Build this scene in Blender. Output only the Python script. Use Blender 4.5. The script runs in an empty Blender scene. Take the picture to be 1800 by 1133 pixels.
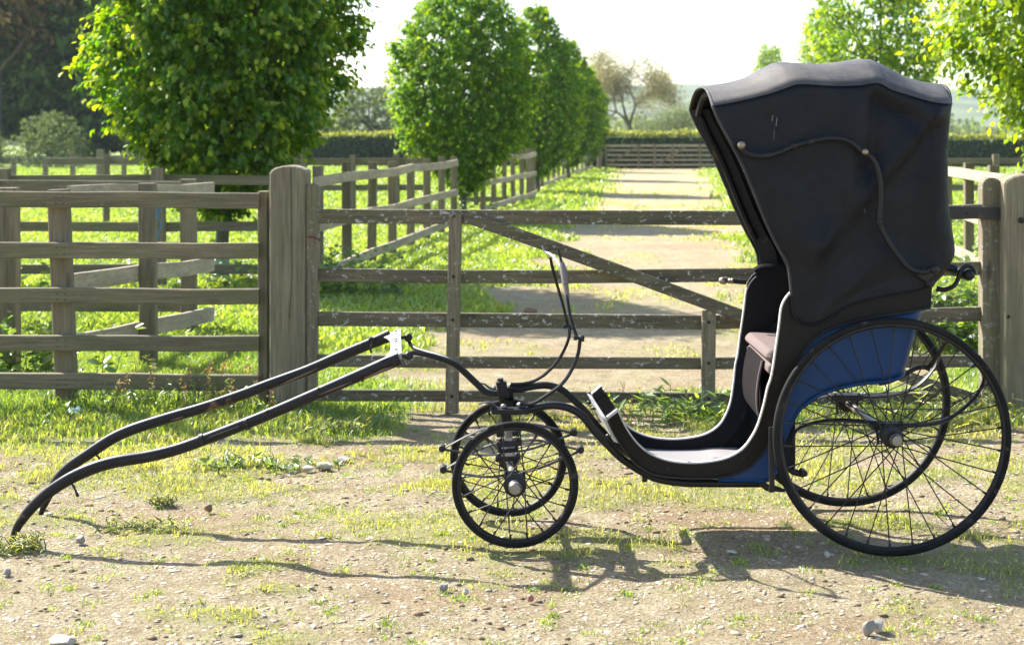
import bpy, math, random
import numpy as np
from mathutils import Vector, Matrix
random.seed(7)
R_ = np.random.RandomState(11)
scene = bpy.context.scene
COL = scene.collection

# ------------------------------------------------------------------ camera
H, F, CX, HY = 1.6, 2600.0, 900.0, 240.0      # eye height, focal length in photo pixels, principal column, horizon row
cam = bpy.data.cameras.new('camera'); camo = bpy.data.objects.new('camera', cam); COL.objects.link(camo)
camo.location = (0, 0, H); camo.rotation_euler = (math.radians(90), 0, 0)
cam.sensor_width = 36; cam.lens = 36*F/1800; cam.shift_y = -(566.5-HY)/1800
cam.clip_start = .1; cam.clip_end = 6000
cam.dof.use_dof = True; cam.dof.focus_distance = 5.9; cam.dof.aperture_fstop = 4.6
scene.camera = camo

# ------------------------------------------------------------------ light
SUN = Vector((-.62, .53, .72)).normalized()
el = math.asin(SUN.z); az = math.atan2(SUN.x, SUN.y)
w = bpy.data.worlds.new('World'); scene.world = w; w.use_nodes = True
nt = w.node_tree; bg = nt.nodes['Background']
sky = nt.nodes.new('ShaderNodeTexSky'); sky.sky_type = 'NISHITA'; sky.sun_disc = False
sky.sun_elevation = el; sky.sun_rotation = az; sky.dust_density = 1.3; sky.air_density = 1.0; sky.ozone_density = 1.0
nt.links.new(sky.outputs[0], bg.inputs[0]); bg.inputs[1].default_value = .118
sl = bpy.data.lights.new('sun', 'SUN'); so = bpy.data.objects.new('sun', sl); COL.objects.link(so)
sl.energy = 5.0; sl.angle = math.radians(.5); sl.color = (1, .965, .91)
so.rotation_euler = (-SUN).to_track_quat('-Z', 'Y').to_euler(); so.location = (-20, 20, 25)
scene.view_settings.view_transform = 'Standard'; scene.view_settings.look = 'None'
scene.view_settings.exposure = 1.72; scene.view_settings.gamma = 1
scene.cycles.max_bounces = 8; scene.cycles.transparent_max_bounces = 6

# ------------------------------------------------------------------ helpers
def P(px, py, d): return Vector(((px-CX)*d/F, d, H-(py-HY)*d/F))
def setp(o, label=None, cat=None, group=None, kind=None):
    if label: o['label'] = label
    if cat: o['category'] = cat
    if group: o['group'] = group
    if kind: o['kind'] = kind
    return o
def empty(name, loc, label, cat, group=None):
    o = bpy.data.objects.new(name, None); COL.objects.link(o); o.location = loc; o.empty_display_size = .2
    return setp(o, label, cat, group)
def wloc(o):
    v = Vector((0, 0, 0))
    while o is not None: v = v+o.location; o = o.parent
    return v
def mesh_np(name, V, faces, mat, parent=None, smooth=False, attrs=None, origin=None):
    """faces: (n,k) array or list of tuples"""
    V = np.asarray(V, dtype=np.float64)
    org = np.array(origin) if origin is not None else (np.array(wloc(parent)) if parent is not None else np.zeros(3))
    me = bpy.data.meshes.new(name)
    if isinstance(faces, np.ndarray):
        n, k = faces.shape
        me.vertices.add(len(V)); me.vertices.foreach_set('co', (V-org).ravel())
        me.loops.add(n*k); me.loops.foreach_set('vertex_index', faces.ravel().astype(np.int32))
        me.polygons.add(n); me.polygons.foreach_set('loop_start', np.arange(0, n*k, k, dtype=np.int32))
        me.update(calc_edges=True)
    else:
        me.from_pydata([tuple(v) for v in (V-org)], [], faces)
        me.update()
    if attrs:
        for k2, a in attrs.items():
            at = me.attributes.new(k2, 'FLOAT', 'POINT'); at.data.foreach_set('value', np.asarray(a, dtype=np.float32))
    if smooth: me.polygons.foreach_set('use_smooth', np.ones(len(me.polygons), dtype=bool))
    me.materials.append(mat)
    o = bpy.data.objects.new(name, me); COL.objects.link(o)
    if parent is not None:
        o.parent = parent
        if origin is not None: o.location = Vector(origin)-wloc(parent)
    elif origin is not None: o.location = origin
    return o
def catmull(pts, n=6, closed=False):
    pts = [Vector(p) for p in pts]; out = []
    N = len(pts)
    for i in range(N-1):
        p0 = pts[max(i-1, 0)]; p1 = pts[i]; p2 = pts[i+1]; p3 = pts[min(i+2, N-1)]
        for j in range(n):
            t = j/n
            out.append(.5*((2*p1)+(p2-p0)*t+(2*p0-5*p1+4*p2-p3)*t*t+(3*p1-p0-3*p2+p3)*t**3))
    out.append(pts[-1]); return out
class MB:
    def __init__(s): s.v = []; s.f = []
    def add(s, V, Fc):
        b = len(s.v); s.v += [tuple(v) for v in V]; s.f += [tuple(i+b for i in f) for f in Fc]; return s
    def tube(s, pts, r, n=8, smooth=0, cap=True, flat=None):
        """r: float or list along pts; flat=(a,b) squashes the section: a across, b vertical"""
        rl = r if isinstance(r, (list, tuple)) else [r]*len(pts)
        if smooth:
            q = catmull([Vector((p[0], p[1], p[2])) for p in pts], smooth)
            rr = catmull([Vector((x, 0, 0)) for x in rl], smooth); pts = q; rl = [x.x for x in rr]
        pts = [Vector(p) for p in pts]; N = len(pts); V = []; up = None
        for i in range(N):
            t = (pts[min(i+1, N-1)]-pts[max(i-1, 0)]).normalized()
            if flat: ref = Vector((0, 1, 0)); a = ref-t*ref.dot(t)
            elif up is None: ref = Vector((0, 0, 1)) if abs(t.z) < .9 else Vector((0, 1, 0)); a = ref-t*ref.dot(t)
            else: a = up-t*up.dot(t)
            a.normalize(); up = a; b = t.cross(a)
            fa, fb = flat if flat else (1, 1)
            for k in range(n):
                th = 2*math.pi*(k+.5)/n
                V.append(pts[i]+(a*math.cos(th)*fa+b*math.sin(th)*fb)*rl[i])
        Fc = [(i*n+k, i*n+(k+1) % n, (i+1)*n+(k+1) % n, (i+1)*n+k) for i in range(N-1) for k in range(n)]
        if cap: Fc += [tuple(range(n))[::-1], tuple(range((N-1)*n, N*n))]
        return s.add(V, Fc)
    def box(s, c, size, rot=None, bev=0.0):
        c = Vector(c); hx, hy, hz = [q/2 for q in size]; V = []; Fc = []
        if bev <= 0:
            V = [Vector((x, y, z)) for x in (-hx, hx) for y in (-hy, hy) for z in (-hz, hz)]
            Fc = [(0, 1, 3, 2), (4, 6, 7, 5), (0, 4, 5, 1), (2, 3, 7, 6), (0, 2, 6, 4), (1, 5, 7, 3)]
        else:                                            # chamfered box
            idx = {}
            for sx in (-1, 1):
                for sy in (-1, 1):
                    for sz in (-1, 1):
                        for ax in range(3):
                            q = [sx*(hx-bev), sy*(hy-bev), sz*(hz-bev)]; q[ax] = (sx*hx, sy*hy, sz*hz)[ax]
                            idx[(sx, sy, sz, ax)] = len(V); V.append(Vector(q))
            g = lambda *k: idx[k]
            Fc += [(g(1,-1,-1,0), g(1,1,-1,0), g(1,1,1,0), g(1,-1,1,0)), (g(-1,-1,-1,0), g(-1,-1,1,0), g(-1,1,1,0), g(-1,1,-1,0)),
                   (g(-1,1,-1,1), g(-1,1,1,1), g(1,1,1,1), g(1,1,-1,1)), (g(-1,-1,-1,1), g(1,-1,-1,1), g(1,-1,1,1), g(-1,-1,1,1)),
                   (g(-1,-1,1,2), g(1,-1,1,2), g(1,1,1,2), g(-1,1,1,2)), (g(-1,-1,-1,2), g(-1,1,-1,2), g(1,1,-1,2), g(1,-1,-1,2))]
            for a in (-1, 1):
                for b in (-1, 1):
                    Fc += [(g(a,b,-1,0), g(a,b,1,0), g(a,b,1,1), g(a,b,-1,1)), (g(a,-1,b,0), g(a,1,b,0), g(a,1,b,2), g(a,-1,b,2)),
                           (g(-1,a,b,1), g(1,a,b,1), g(1,a,b,2), g(-1,a,b,2))]
                    for q in (-1, 1): Fc.append((g(a,b,q,0), g(a,b,q,1), g(a,b,q,2)))
        if rot is not None: V = [rot @ v for v in V]
        return s.add([v+c for v in V], Fc)
    def beam(s, pts, w, h, up=(0, 0, 1), bev=.006):
        """rectangular section (w across, h along up) swept along pts with chamfered edges"""
        pts = [Vector(p) for p in pts]; up = Vector(up); N = len(pts); V = []
        hw, hh, b = w/2, h/2, bev
        prof = [(-hw+b, -hh), (hw-b, -hh), (hw, -hh+b), (hw, hh-b), (hw-b, hh), (-hw+b, hh), (-hw, hh-b), (-hw, -hh+b)]
        for i in range(N):
            t = (pts[min(i+1, N-1)]-pts[max(i-1, 0)]).normalized()
            sd = t.cross(up).normalized(); u = sd.cross(t).normalized()
            V += [pts[i]+sd*x+u*y for x, y in prof]
        Fc = [(i*8+k, i*8+(k+1) % 8, (i+1)*8+(k+1) % 8, (i+1)*8+k) for i in range(N-1) for k in range(8)]
        Fc += [tuple(range(8))[::-1], tuple(range((N-1)*8, N*8))]
        return s.add(V, Fc)
    def lathe(s, p, axis, prof, n=20):
        """prof: (t along axis, radius)"""
        p = Vector(p); ax = Vector(axis).normalized(); a = ax.orthogonal().normalized(); b = ax.cross(a); V = []
        for t, r in prof: V += [p+ax*t+(a*math.cos(2*math.pi*k/n)+b*math.sin(2*math.pi*k/n))*max(r, 1e-5) for k in range(n)]
        m = len(prof)
        Fc = [(i*n+k, i*n+(k+1) % n, (i+1)*n+(k+1) % n, (i+1)*n+k) for i in range(m-1) for k in range(n)]
        Fc += [tuple(range(n))[::-1], tuple(range((m-1)*n, m*n))]
        return s.add(V, Fc)
    def sheet(s, A, B, th, nrm=None):
        """closed slab between two point rows A,B, thickened along nrm"""
        n = len(A); nv = Vector(nrm)
        V = [Vector(a) for a in A]+[Vector(b) for b in B]+[Vector(a)+nv*th for a in A]+[Vector(b)+nv*th for b in B]
        Fc = []
        for i in range(n-1):
            Fc += [(i, i+1, n+i+1, n+i), (2*n+i, 3*n+i, 3*n+i+1, 2*n+i+1), (i, 2*n+i, 2*n+i+1, i+1), (n+i, n+i+1, 3*n+i+1, 3*n+i)]
        Fc += [(0, n, 3*n, 2*n), (n-1, 3*n-1, 4*n-1, 2*n-1)]
        return s.add(V, Fc)
    def build(s, name, mat, parent=None, smooth=False, origin=None, recalc=True):
        o = mesh_np(name, s.v, s.f, mat, parent, smooth, origin=origin)
        if recalc:
            import bmesh
            bm = bmesh.new(); bm.from_mesh(o.data); bmesh.ops.recalc_face_normals(bm, faces=bm.faces); bm.to_mesh(o.data); bm.free()
        if smooth: 
            o.data.polygons.foreach_set('use_smooth', np.ones(len(o.data.polygons), dtype=bool))
            try: o.data.set_sharp_from_angle(angle=math.radians(42))
            except Exception: pass
        return o
def copy_tree(o, parent=None):
    c = o.copy(); COL.objects.link(c); c.parent = parent
    for ch in KIDS.get(o.name, []) or [x for x in bpy.data.objects if x.parent == o]: copy_tree(ch, c)
    return c
KIDS = {}
# value noise
def vnoise(x, y, seed=0):
    xi = np.floor(x).astype(np.int64); yi = np.floor(y).astype(np.int64); fx = x-xi; fy = y-yi
    fx = fx*fx*(3-2*fx); fy = fy*fy*(3-2*fy)
    def h(a, b):
        n = (a*374761393+b*668265263+seed*974634777) & 0xffffffff
        n = ((n ^ (n >> 13))*1274126177) & 0xffffffff
        return ((n ^ (n >> 16)) & 0xffff)/65535.0
    return (h(xi, yi)*(1-fx)+h(xi+1, yi)*fx)*(1-fy)+(h(xi, yi+1)*(1-fx)+h(xi+1, yi+1)*fx)*fy
def fbm(x, y, sc, seed=0, oc=4):
    t = 0; a = 1; s = 0
    for i in range(oc):
        t = t+a*vnoise(x*sc+17.3*i, y*sc-9.1*i, seed+i); s += a; a *= .55; sc *= 2.03
    return t/s
def sstep(a, b, x): t = np.clip((x-a)/(b-a), 0, 1); return t*t*(3-2*t)

# ------------------------------------------------------------------ materials
def new_mat(name):
    m = bpy.data.materials.new(name); m.use_nodes = True; t = m.node_tree; b = t.nodes['Principled BSDF']
    return m, t, b
def N(t, typ, **kw):
    n = t.nodes.new(typ)
    for k, v in kw.items():
        if k in n.inputs: n.inputs[k].default_value = v
        else: setattr(n, k, v)
    return n
def ramp(t, src, stops):
    r = t.nodes.new('ShaderNodeValToRGB'); e = r.color_ramp.elements
    while len(e) > 1: e.remove(e[-1])
    e[0].position = stops[0][0]; e[0].color = (*stops[0][1], 1)
    for p, c in stops[1:]:
        q = e.new(p); q.color = (*c, 1)
    t.links.new(src, r.inputs[0]); return r
def mixc(t, f, a, b, blend='MIX'):
    m = t.nodes.new('ShaderNodeMix'); m.data_type = 'RGBA'; m.blend_type = blend
    for i, s in ((0, f), (6, a), (7, b)):
        if isinstance(s, (int, float)): m.inputs[i].default_value = s
        elif isinstance(s, tuple): m.inputs[i].default_value = (*s, 1)
        else: t.links.new(s, m.inputs[i])
    return m.outputs[2]
def noise(t, vec, scale, detail=4, rough=.6):
    n = N(t, 'ShaderNodeTexNoise'); n.inputs['Scale'].default_value = scale; n.inputs['Detail'].default_value = detail; n.inputs['Roughness'].default_value = rough
    if vec is not None: t.links.new(vec, n.inputs['Vector'])
    return n.outputs['Fac']
def mapped(t, scale=(1, 1, 1), world=False):
    if world:
        g = t.nodes.new('ShaderNodeNewGeometry'); src = g.outputs['Position']
    else: src = t.nodes.new('ShaderNodeTexCoord').outputs['Object']
    m = t.nodes.new('ShaderNodeMapping'); m.inputs['Scale'].default_value = scale; t.links.new(src, m.inputs[0]); return m.outputs[0]
def bump(t, b, src, strength, dist):
    n = t.nodes.new('ShaderNodeBump'); n.inputs['Strength'].default_value = strength; n.inputs['Distance'].default_value = dist
    t.links.new(src, n.inputs['Height']); t.links.new(n.outputs[0], b.inputs['Normal'])
def wood_mat(name, axis, dark, light, lichen=0.0, moss=.5):
    m, t, b = new_mat(name)
    s = [1, 1, 1]; grain = [26, 26, 26]; grain[axis] = 1.1; med = [7, 7, 7]; med[axis] = .8
    g1 = noise(t, mapped(t, tuple(grain), True), 3, 5, .7)
    g2 = noise(t, mapped(t, tuple(med), True), 1, 4, .6)
    g3 = noise(t, mapped(t, (1, 1, 1), True), 2.3, 3, .6)
    c = ramp(t, g1, [(.3, dark), (.7, light)]).outputs[0]
    c = mixc(t, ramp(t, g2, [(.4, (0, 0, 0)), (.75, (.6, .6, .6))]).outputs[0], c, tuple(x*.45 for x in dark))
    mossc = (.10, .115, .035)
    c = mixc(t, ramp(t, g3, [(.45, (0, 0, 0)), (.72, (moss, moss, moss))]).outputs[0], c, mossc)
    if lichen > 0:
        l = noise(t, mapped(t, (1, 1, 1.5), True), 28, 3, .7)
        c = mixc(t, ramp(t, l, [(.59, (0, 0, 0)), (.66, (lichen, lichen, lichen))]).outputs[0], c, (.42, .42, .37))
        l2 = noise(t, mapped(t, (1, 1, 2), True), 9, 4, .7)
        c = mixc(t, ramp(t, l2, [(.62, (0, 0, 0)), (.72, (.5, .5, .5))]).outputs[0], c, (.22, .17, .05))
    kn = N(t, 'ShaderNodeTexVoronoi'); kn.inputs['Scale'].default_value = 1.0; ks = [4.5, 4.5, 4.5]; ks[axis] = 1.5; t.links.new(mapped(t, tuple(ks), True), kn.inputs['Vector'])
    c = mixc(t, ramp(t, kn.outputs['Distance'], [(.03, (.75, .75, .75)), (.12, (0, 0, 0))]).outputs[0], c, tuple(x*.3 for x in dark))
    t.links.new(c, b.inputs['Base Color']); b.inputs['Roughness'].default_value = .85
    bump(t, b, g1, .6, .006)
    return m
def paint_mat(name, col, rough=.35, wear=None, wearamt=.5, dust=.25, metal=0.0, spec=.5, bumps=.15, wscale=14):
    m, t, b = new_mat(name)
    n1 = noise(t, mapped(t), 6, 5, .65); n2 = noise(t, mapped(t), wscale, 5, .7); n3 = noise(t, mapped(t), 120, 2, .5)
    c = mixc(t, ramp(t, n1, [(.4, (0, 0, 0)), (.8, (dust, dust, dust))]).outputs[0], col, (.17, .15, .125))
    if wear: c = mixc(t, ramp(t, n2, [(.60, (0, 0, 0)), (.66, (wearamt, wearamt, wearamt))]).outputs[0], c, wear)
    t.links.new(c, b.inputs['Base Color'])
    r = ramp(t, n1, [(.3, (rough, rough, rough)), (.75, (min(1, rough+.25),)*3)]); t.links.new(r.outputs[0], b.inputs['Roughness'])
    b.inputs['Metallic'].default_value = metal; b.inputs['Specular IOR Level'].default_value = spec
    bump(t, b, n2, bumps, .002)
    return m
def leaf_mat(name, c_old, c_new, trans=.45, rough=.45, glos=.05):
    m = bpy.data.materials.new(name); m.use_nodes = True; t = m.node_tree; t.nodes.clear()
    out = N(t, 'ShaderNodeOutputMaterial'); at = N(t, 'ShaderNodeAttribute'); at.attribute_name = 'young'
    geo = N(t, 'ShaderNodeNewGeometry')
    c = mixc(t, at.outputs['Fac'], c_old, c_new)
    hv = N(t, 'ShaderNodeHueSaturation'); t.links.new(c, hv.inputs['Color'])
    mr = N(t, 'ShaderNodeMapRange'); mr.inputs['To Min'].default_value = .62; mr.inputs['To Max'].default_value = 1.35
    t.links.new(geo.outputs['Random Per Island'], mr.inputs['Value']); t.links.new(mr.outputs[0], hv.inputs['Value'])
    d = N(t, 'ShaderNodeBsdfDiffuse'); tr = N(t, 'ShaderNodeBsdfTranslucent'); g = N(t, 'ShaderNodeBsdfGlossy'); g.inputs['Roughness'].default_value = rough
    t.links.new(hv.outputs[0], d.inputs[0])
    tc = mixc(t, 1.0, hv.outputs[0], (2.3, 2.1, .8), 'MULTIPLY'); t.links.new(tc, tr.inputs[0])
    m1 = N(t, 'ShaderNodeMixShader'); m1.inputs[0].default_value = trans
    t.links.new(d.outputs[0], m1.inputs[1]); t.links.new(tr.outputs[0], m1.inputs[2])
    m2 = N(t, 'ShaderNodeMixShader'); m2.inputs[0].default_value = glos
    t.links.new(m1.outputs[0], m2.inputs[1]); t.links.new(g.outputs[0], m2.inputs[2]); t.links.new(m2.outputs[0], out.inputs[0])
    return m
WH = wood_mat('weathered_rail_x', 0, (.095, .076, .040), (.25, .20, .115), .12, .42)
WY = wood_mat('sunlit_weathered_rail_y', 1, (.25, .195, .12), (.50, .41, .28), 0, .12)  # same wood as the other rails, sunlight on it put into the colour
WV = wood_mat('weathered_post', 2, (.10, .079, .045), (.26, .21, .13), 0, .3)
GH = wood_mat('gate_rail', 0, (.052, .040, .022), (.19, .15, .09), 1.0, .4)
GV = wood_mat('gate_stile', 2, (.09, .069, .041), (.25, .20, .125), .5, .4)
PV = wood_mat('gate_post_wood', 2, (.115, .092, .054), (.29, .24, .15), 0, .25)
BLACK = paint_mat('black_paint', (.006, .0055, .006), .33, (.05, .035, .025), .35, .03, spec=.3)
SHAFT = paint_mat('shaft_paint', (.006, .005, .006), .36, (.15, .085, .045), .8, .05, spec=.3, wscale=5)
PANEL = paint_mat('dark_brown_panel', (.006, .0042, .003), .42, (.03, .02, .012), .5, .03, spec=.2)
LINING = paint_mat('inner_lining', (.003, .003, .0035), .6, (.10, .05, .02), .2, .01, spec=.25, wscale=8)
BLUE = paint_mat('blue_paint', (.0012, .030, .105), .28, (.002, .012, .030), .85, .03, wscale=3, spec=.25)
IRON = paint_mat('black_iron', (.009, .008, .008), .42, (.07, .035, .02), .5, .05, .3)
STEEL = paint_mat('bare_steel', (.26, .235, .205), .35, (.2, .13, .08), .5, .1, .7)
BRASS = paint_mat('brass', (.27, .23, .17), .3, (.2, .13, .06), .5, .1, .9)
RUBBER = paint_mat('rubber_tyre', (.007, .007, .007), .6, (.09, .078, .06), .5, .12, spec=.12)
def hood_mat(name, base, faded, amt, dust, rough):
    m, t, b = new_mat(name)
    n1 = noise(t, mapped(t), 3.2, 6, .7); n2 = noise(t, mapped(t), 26, 5, .75); n3 = noise(t, mapped(t, (9, 9, 1.6)), 3, 5, .7); n4 = noise(t, mapped(t), 260, 2, .5)
    c = mixc(t, ramp(t, n1, [(.35, (0, 0, 0)), (.7, (amt, amt, amt))]).outputs[0], base, faded)
    c = mixc(t, ramp(t, n3, [(.5, (0, 0, 0)), (.8, (amt*.7,)*3)]).outputs[0], c, faded)
    c = mixc(t, ramp(t, n2, [(.60, (0, 0, 0)), (.75, (dust, dust, dust))]).outputs[0], c, (.17, .155, .135))
    t.links.new(c, b.inputs['Base Color']); t.links.new(ramp(t, n2, [(.3, (rough,)*3), (.7, (min(1, rough+.3),)*3)]).outputs[0], b.inputs['Roughness'])
    b.inputs['Specular IOR Level'].default_value = .22
    h1 = N(t, 'ShaderNodeMath', operation='MULTIPLY_ADD'); h1.inputs[1].default_value = .25; t.links.new(n4, h1.inputs[0]); t.links.new(n1, h1.inputs[2])
    h2 = N(t, 'ShaderNodeMath', operation='MULTIPLY_ADD'); h2.inputs[1].default_value = .4; t.links.new(n2, h2.inputs[0]); t.links.new(h1.outputs[0], h2.inputs[2])
    bump(t, b, h2.outputs[0], .55, .006); return m
HOOD = hood_mat('hood_leather', (.0030, .0035, .0055), (.0095, .0095, .011), .8, .08, .42)
TRIM = paint_mat('hood_binding', (.022, .018, .015), .6, (.3, .25, .18), .7, .2)
HOODTOP = hood_mat('sunlit_faded_hood', (.034, .034, .038), (.125, .108, .088), .85, .4, .45)  # roof paler than the sides: sunlight on top painted in, with fading and dust
GLAREBAR = paint_mat('glare_worn_bar', (.26, .25, .245), .45, (.05, .035, .03), .9, .1, wscale=9)  # pale base paints sun glare on the black crossbar; dark patches are wear
MATT = paint_mat('matt_black', (.003, .003, .003), 1.0, None, 0, 0, spec=0, bumps=0)
PALE = paint_mat('glare_worn_paint', (.36, .345, .33), .4, (.10, .07, .05), .9, .15, wscale=10)  # pale base stands for sun glare on black gloss; dark patches are wear
FLOOR = paint_mat('worn_floor', (.20, .19, .185), .55, (.03, .03, .03), .9, .3, wscale=9)
EDGE = paint_mat('worn_edge', (.42, .38, .34), .4, (.1, .08, .06), .7, .2)
SEAT = paint_mat('seat_cloth', (.15, .115, .105), .95, (.06, .045, .042), .6, .2, spec=.1, bumps=.5, wscale=60)
BARK = wood_mat('bark', 2, (.05, .042, .032), (.13, .11, .085), 0, .4)
LEAF = leaf_mat('hornbeam_leaf', (.055, .145, .004), (.36, .41, .012), .50, .42, .03)
LEAFF = leaf_mat('avenue_leaf', (.062, .155, .007), (.33, .39, .012), .52, .5, .025)
DARKLEAF = leaf_mat('dark_leaf', (.045, .10, .010), (.13, .18, .02), .3, .6, .02)
BROWNLEAF = leaf_mat('brown_leaf', (.12, .085, .030), (.26, .17, .05), .35, .6, .02)
GREYLEAF = leaf_mat('grey_leaf', (.085, .12, .06), (.15, .19, .10), .3, .6, .02)
HEDGELEAF = leaf_mat('hedge_leaf', (.040, .085, .022), (.22, .24, .06), .35, .6, .03)
GRASSM = leaf_mat('lush_grass', (.085, .165, .022), (.27, .34, .065), .45, .4, .06)
DRYG = leaf_mat('short_grass', (.17, .215, .05), (.42, .39, .15), .40, .5, .05)
WEEDM = leaf_mat('weed_leaf', (.08, .16, .03), (.24, .32, .07), .4, .4, .07)
SEEDM = leaf_mat('dry_seed', (.20, .11, .07), (.35, .22, .13), .3, .6, .02)

# ------------------------------------------------------------------ ground
def track_edges(Y):
    L = np.where(Y > 9, -1.35+.090*Y, -30.0); Rr = np.where(Y > 9, 2.3+.11*(Y-9), 40.0); return L, Rr
def grassiness(X, Y):
    L, Rr = track_edges(Y)
    wob = (fbm(X, Y, 1.1, 13, 5)-.5)*2.6
    out = np.maximum(sstep(.7, -.5, X-L+wob), sstep(-.7, .5, X-Rr+wob))     # 1 = verge
    # strip of short growth on the track beyond the gate
    mid = sstep(.38, .74, fbm(X*1.6, Y*.9, 1.1, 8, 5))*.72
    g_far = np.maximum(out, mid)
    # near yard
    a = fbm(X, Y*1.7, 2.1, 21, 5); bnd = .64-.145*sstep(5.5, 6.8, Y)+.02*sstep(5.2, 4.6, Y)
    bnd = bnd-.10*sstep(-1.7, -2.5, X)*sstep(5.3, 6.0, Y)
    bnd = bnd-.10*np.exp(-((X-1.05)**2/.5+(Y-6.45)**2/.12))-.08*np.exp(-((X+1.6)**2/1.6+(Y-7)**2/1.0))-.10*np.exp(-((X-3.1)**2/.5+(Y-7.0)**2/.3))
    bnd = bnd+.10*np.exp(-((X+.1)**2/.6+(Y-8.2)**2/.25))
    near = sstep(bnd-.05, bnd+.07, a)*.85
    lushl = sstep(7.6, 8.2, Y)*sstep(-.45, -.75, X+.3*(fbm(X, Y, 2, 5)-.5))
    lushr = sstep(7.9, 8.4, Y+.6*(fbm(X, Y, 2.5, 6)-.5))*sstep(.75, 1.1, X)*.9
    near = np.maximum(near, np.maximum(lushl, lushr))
    f = sstep(8.4, 9.2, Y)
    return near*(1-f)+g_far*f
def lush(X, Y):
    L, Rr = track_edges(Y)
    wb = (fbm(X, Y, 1.1, 13, 5)-.5)*2.6
    o = np.maximum(sstep(.5, -.8, X-L+wb), sstep(-.5, .8, X-Rr+wb))*sstep(8.8, 9.4, Y)
    near_ = 1-sstep(9.0, 9.6, Y); l2 = sstep(7.3, 8.3, Y)*sstep(-.2, -.9, X)*.85*near_
    l3 = sstep(7.8, 8.6, Y)*sstep(.7, 1.3, X)*.7*near_
    return np.maximum(o, np.maximum(l2, l3))
def gz(X, Y):
    z = (fbm(X, Y, .7, 31)-.5)*.035*sstep(3.0, 8, Y)+(fbm(X, Y, 6, 33, 4)-.5)*.026
    z = z+grassiness(X, Y)*.012
    for cx, cy in ((1.47, 5.64), (1.47, 6.40), (.0, 5.754), (.0, 6.23)): z = z*(1-np.exp(-((X-cx)**2+(Y-cy)**2)/.03))+0
    return z-.012
def axis_pts(lo, hi, fl, fh, step, grow=1.12):
    mid = list(np.arange(fl, fh, step)); a = []; x = fl; s = step
    while x > lo: s *= grow; x -= s; a.append(x)
    b = []; x = mid[-1]; s = step
    while x < hi: s *= grow; x += s; b.append(x)
    return np.array(a[::-1]+mid+b)
xs = axis_pts(-1500, 1500, -3.6, 3.6, .022, 1.10); ys = axis_pts(-60, 2500, 4.2, 9.6, .022, 1.045)
GX, GY = np.meshgrid(xs, ys); nx, ny = len(xs), len(ys)
GZ = gz(GX, GY)*np.exp(-np.maximum(GY-20, 0)/40)
ii = np.arange(ny-1)[:, None]*nx+np.arange(nx-1)[None, :]
fc = np.stack([ii, ii+1, ii+nx+1, ii+nx], -1).reshape(-1, 4)
gm, t, b = new_mat('ground')
pos = mapped(t, (1, 1, 1), True)
n_big = noise(t, pos, .9, 5, .6); n_mid = noise(t, pos, 7, 8, .78); n_fine = noise(t, pos, 75, 5, .8)
soil = ramp(t, n_mid, [(.30, (.20, .147, .074)), (.46, (.40, .325, .190)), (.66, (.54, .468, .305))]).outputs[0]
soil = mixc(t, ramp(t, n_big, [(.46, (0, 0, 0)), (.66, (.7, .7, .7))]).outputs[0], soil, (.33, .205, .11))
soil = mixc(t, ramp(t, n_fine, [(.40, (.8, .8, .8)), (.49, (0, 0, 0))]).outputs[0], soil, (.17, .115, .068))
soil = mixc(t, ramp(t, n_fine, [(.53, (0, 0, 0)), (.62, (.6, .6, .6))]).outputs[0], soil, (.49, .43, .32))
vo = N(t, 'ShaderNodeTexVoronoi'); vo.inputs['Scale'].default_value = 30; vo.inputs['Randomness'].default_value = 1
vmap = mapped(t, (1, 1.1, 1), True); wv = N(t, 'ShaderNodeMix'); wv.data_type = 'VECTOR'
t.links.new(vmap, vo.inputs['Vector'])
st = ramp(t, vo.outputs['Distance'], [(.20, (1, 1, 1)), (.32, (0, 0, 0))]).outputs[0]
pick = ramp(t, vo.outputs['Color'], [(.52, (0, 0, 0)), (.58, (1, 1, 1))]).outputs[0]
stm = mixc(t, 1.0, st, pick, 'MULTIPLY')
soil = mixc(t, stm, soil, (.52, .455, .37))
at = N(t, 'ShaderNodeAttribute'); at.attribute_name = 'grass'; at2 = N(t, 'ShaderNodeAttribute'); at2.attribute_name = 'lush'
gcol = mixc(t, at2.outputs['Fac'], (.32, .305, .13), (.16, .25, .05))
gcol = mixc(t, ramp(t, n_mid, [(.35, (0, 0, 0)), (.7, (.6, .6, .6))]).outputs[0], gcol, (.30, .32, .10))
fac = N(t, 'ShaderNodeMath', operation='MULTIPLY'); fac.inputs[1].default_value = .85; t.links.new(at.outputs['Fac'], fac.inputs[0])
t.links.new(mixc(t, fac.outputs[0], soil, gcol), b.inputs['Base Color']); b.inputs['Roughness'].default_value = .95; b.inputs['Specular IOR Level'].default_value = .15
hh = N(t, 'ShaderNodeMath', operation='ADD'); t.links.new(n_mid, hh.inputs[0]); t.links.new(n_fine, hh.inputs[1])
hh2 = N(t, 'ShaderNodeMath', operation='MULTIPLY_ADD'); t.links.new(stm, hh2.inputs[0]); hh2.inputs[1].default_value = .5; t.links.new(hh.outputs[0], hh2.inputs[2])
bump(t, b, hh2.outputs[0], 1.0, .032)
g = mesh_np('ground', np.stack([GX, GY, GZ], -1).reshape(-1, 3), fc, gm, smooth=True,
            attrs={'grass': grassiness(GX, GY).ravel(), 'lush': lush(GX, GY).ravel()})
g['kind'] = 'structure'

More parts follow.
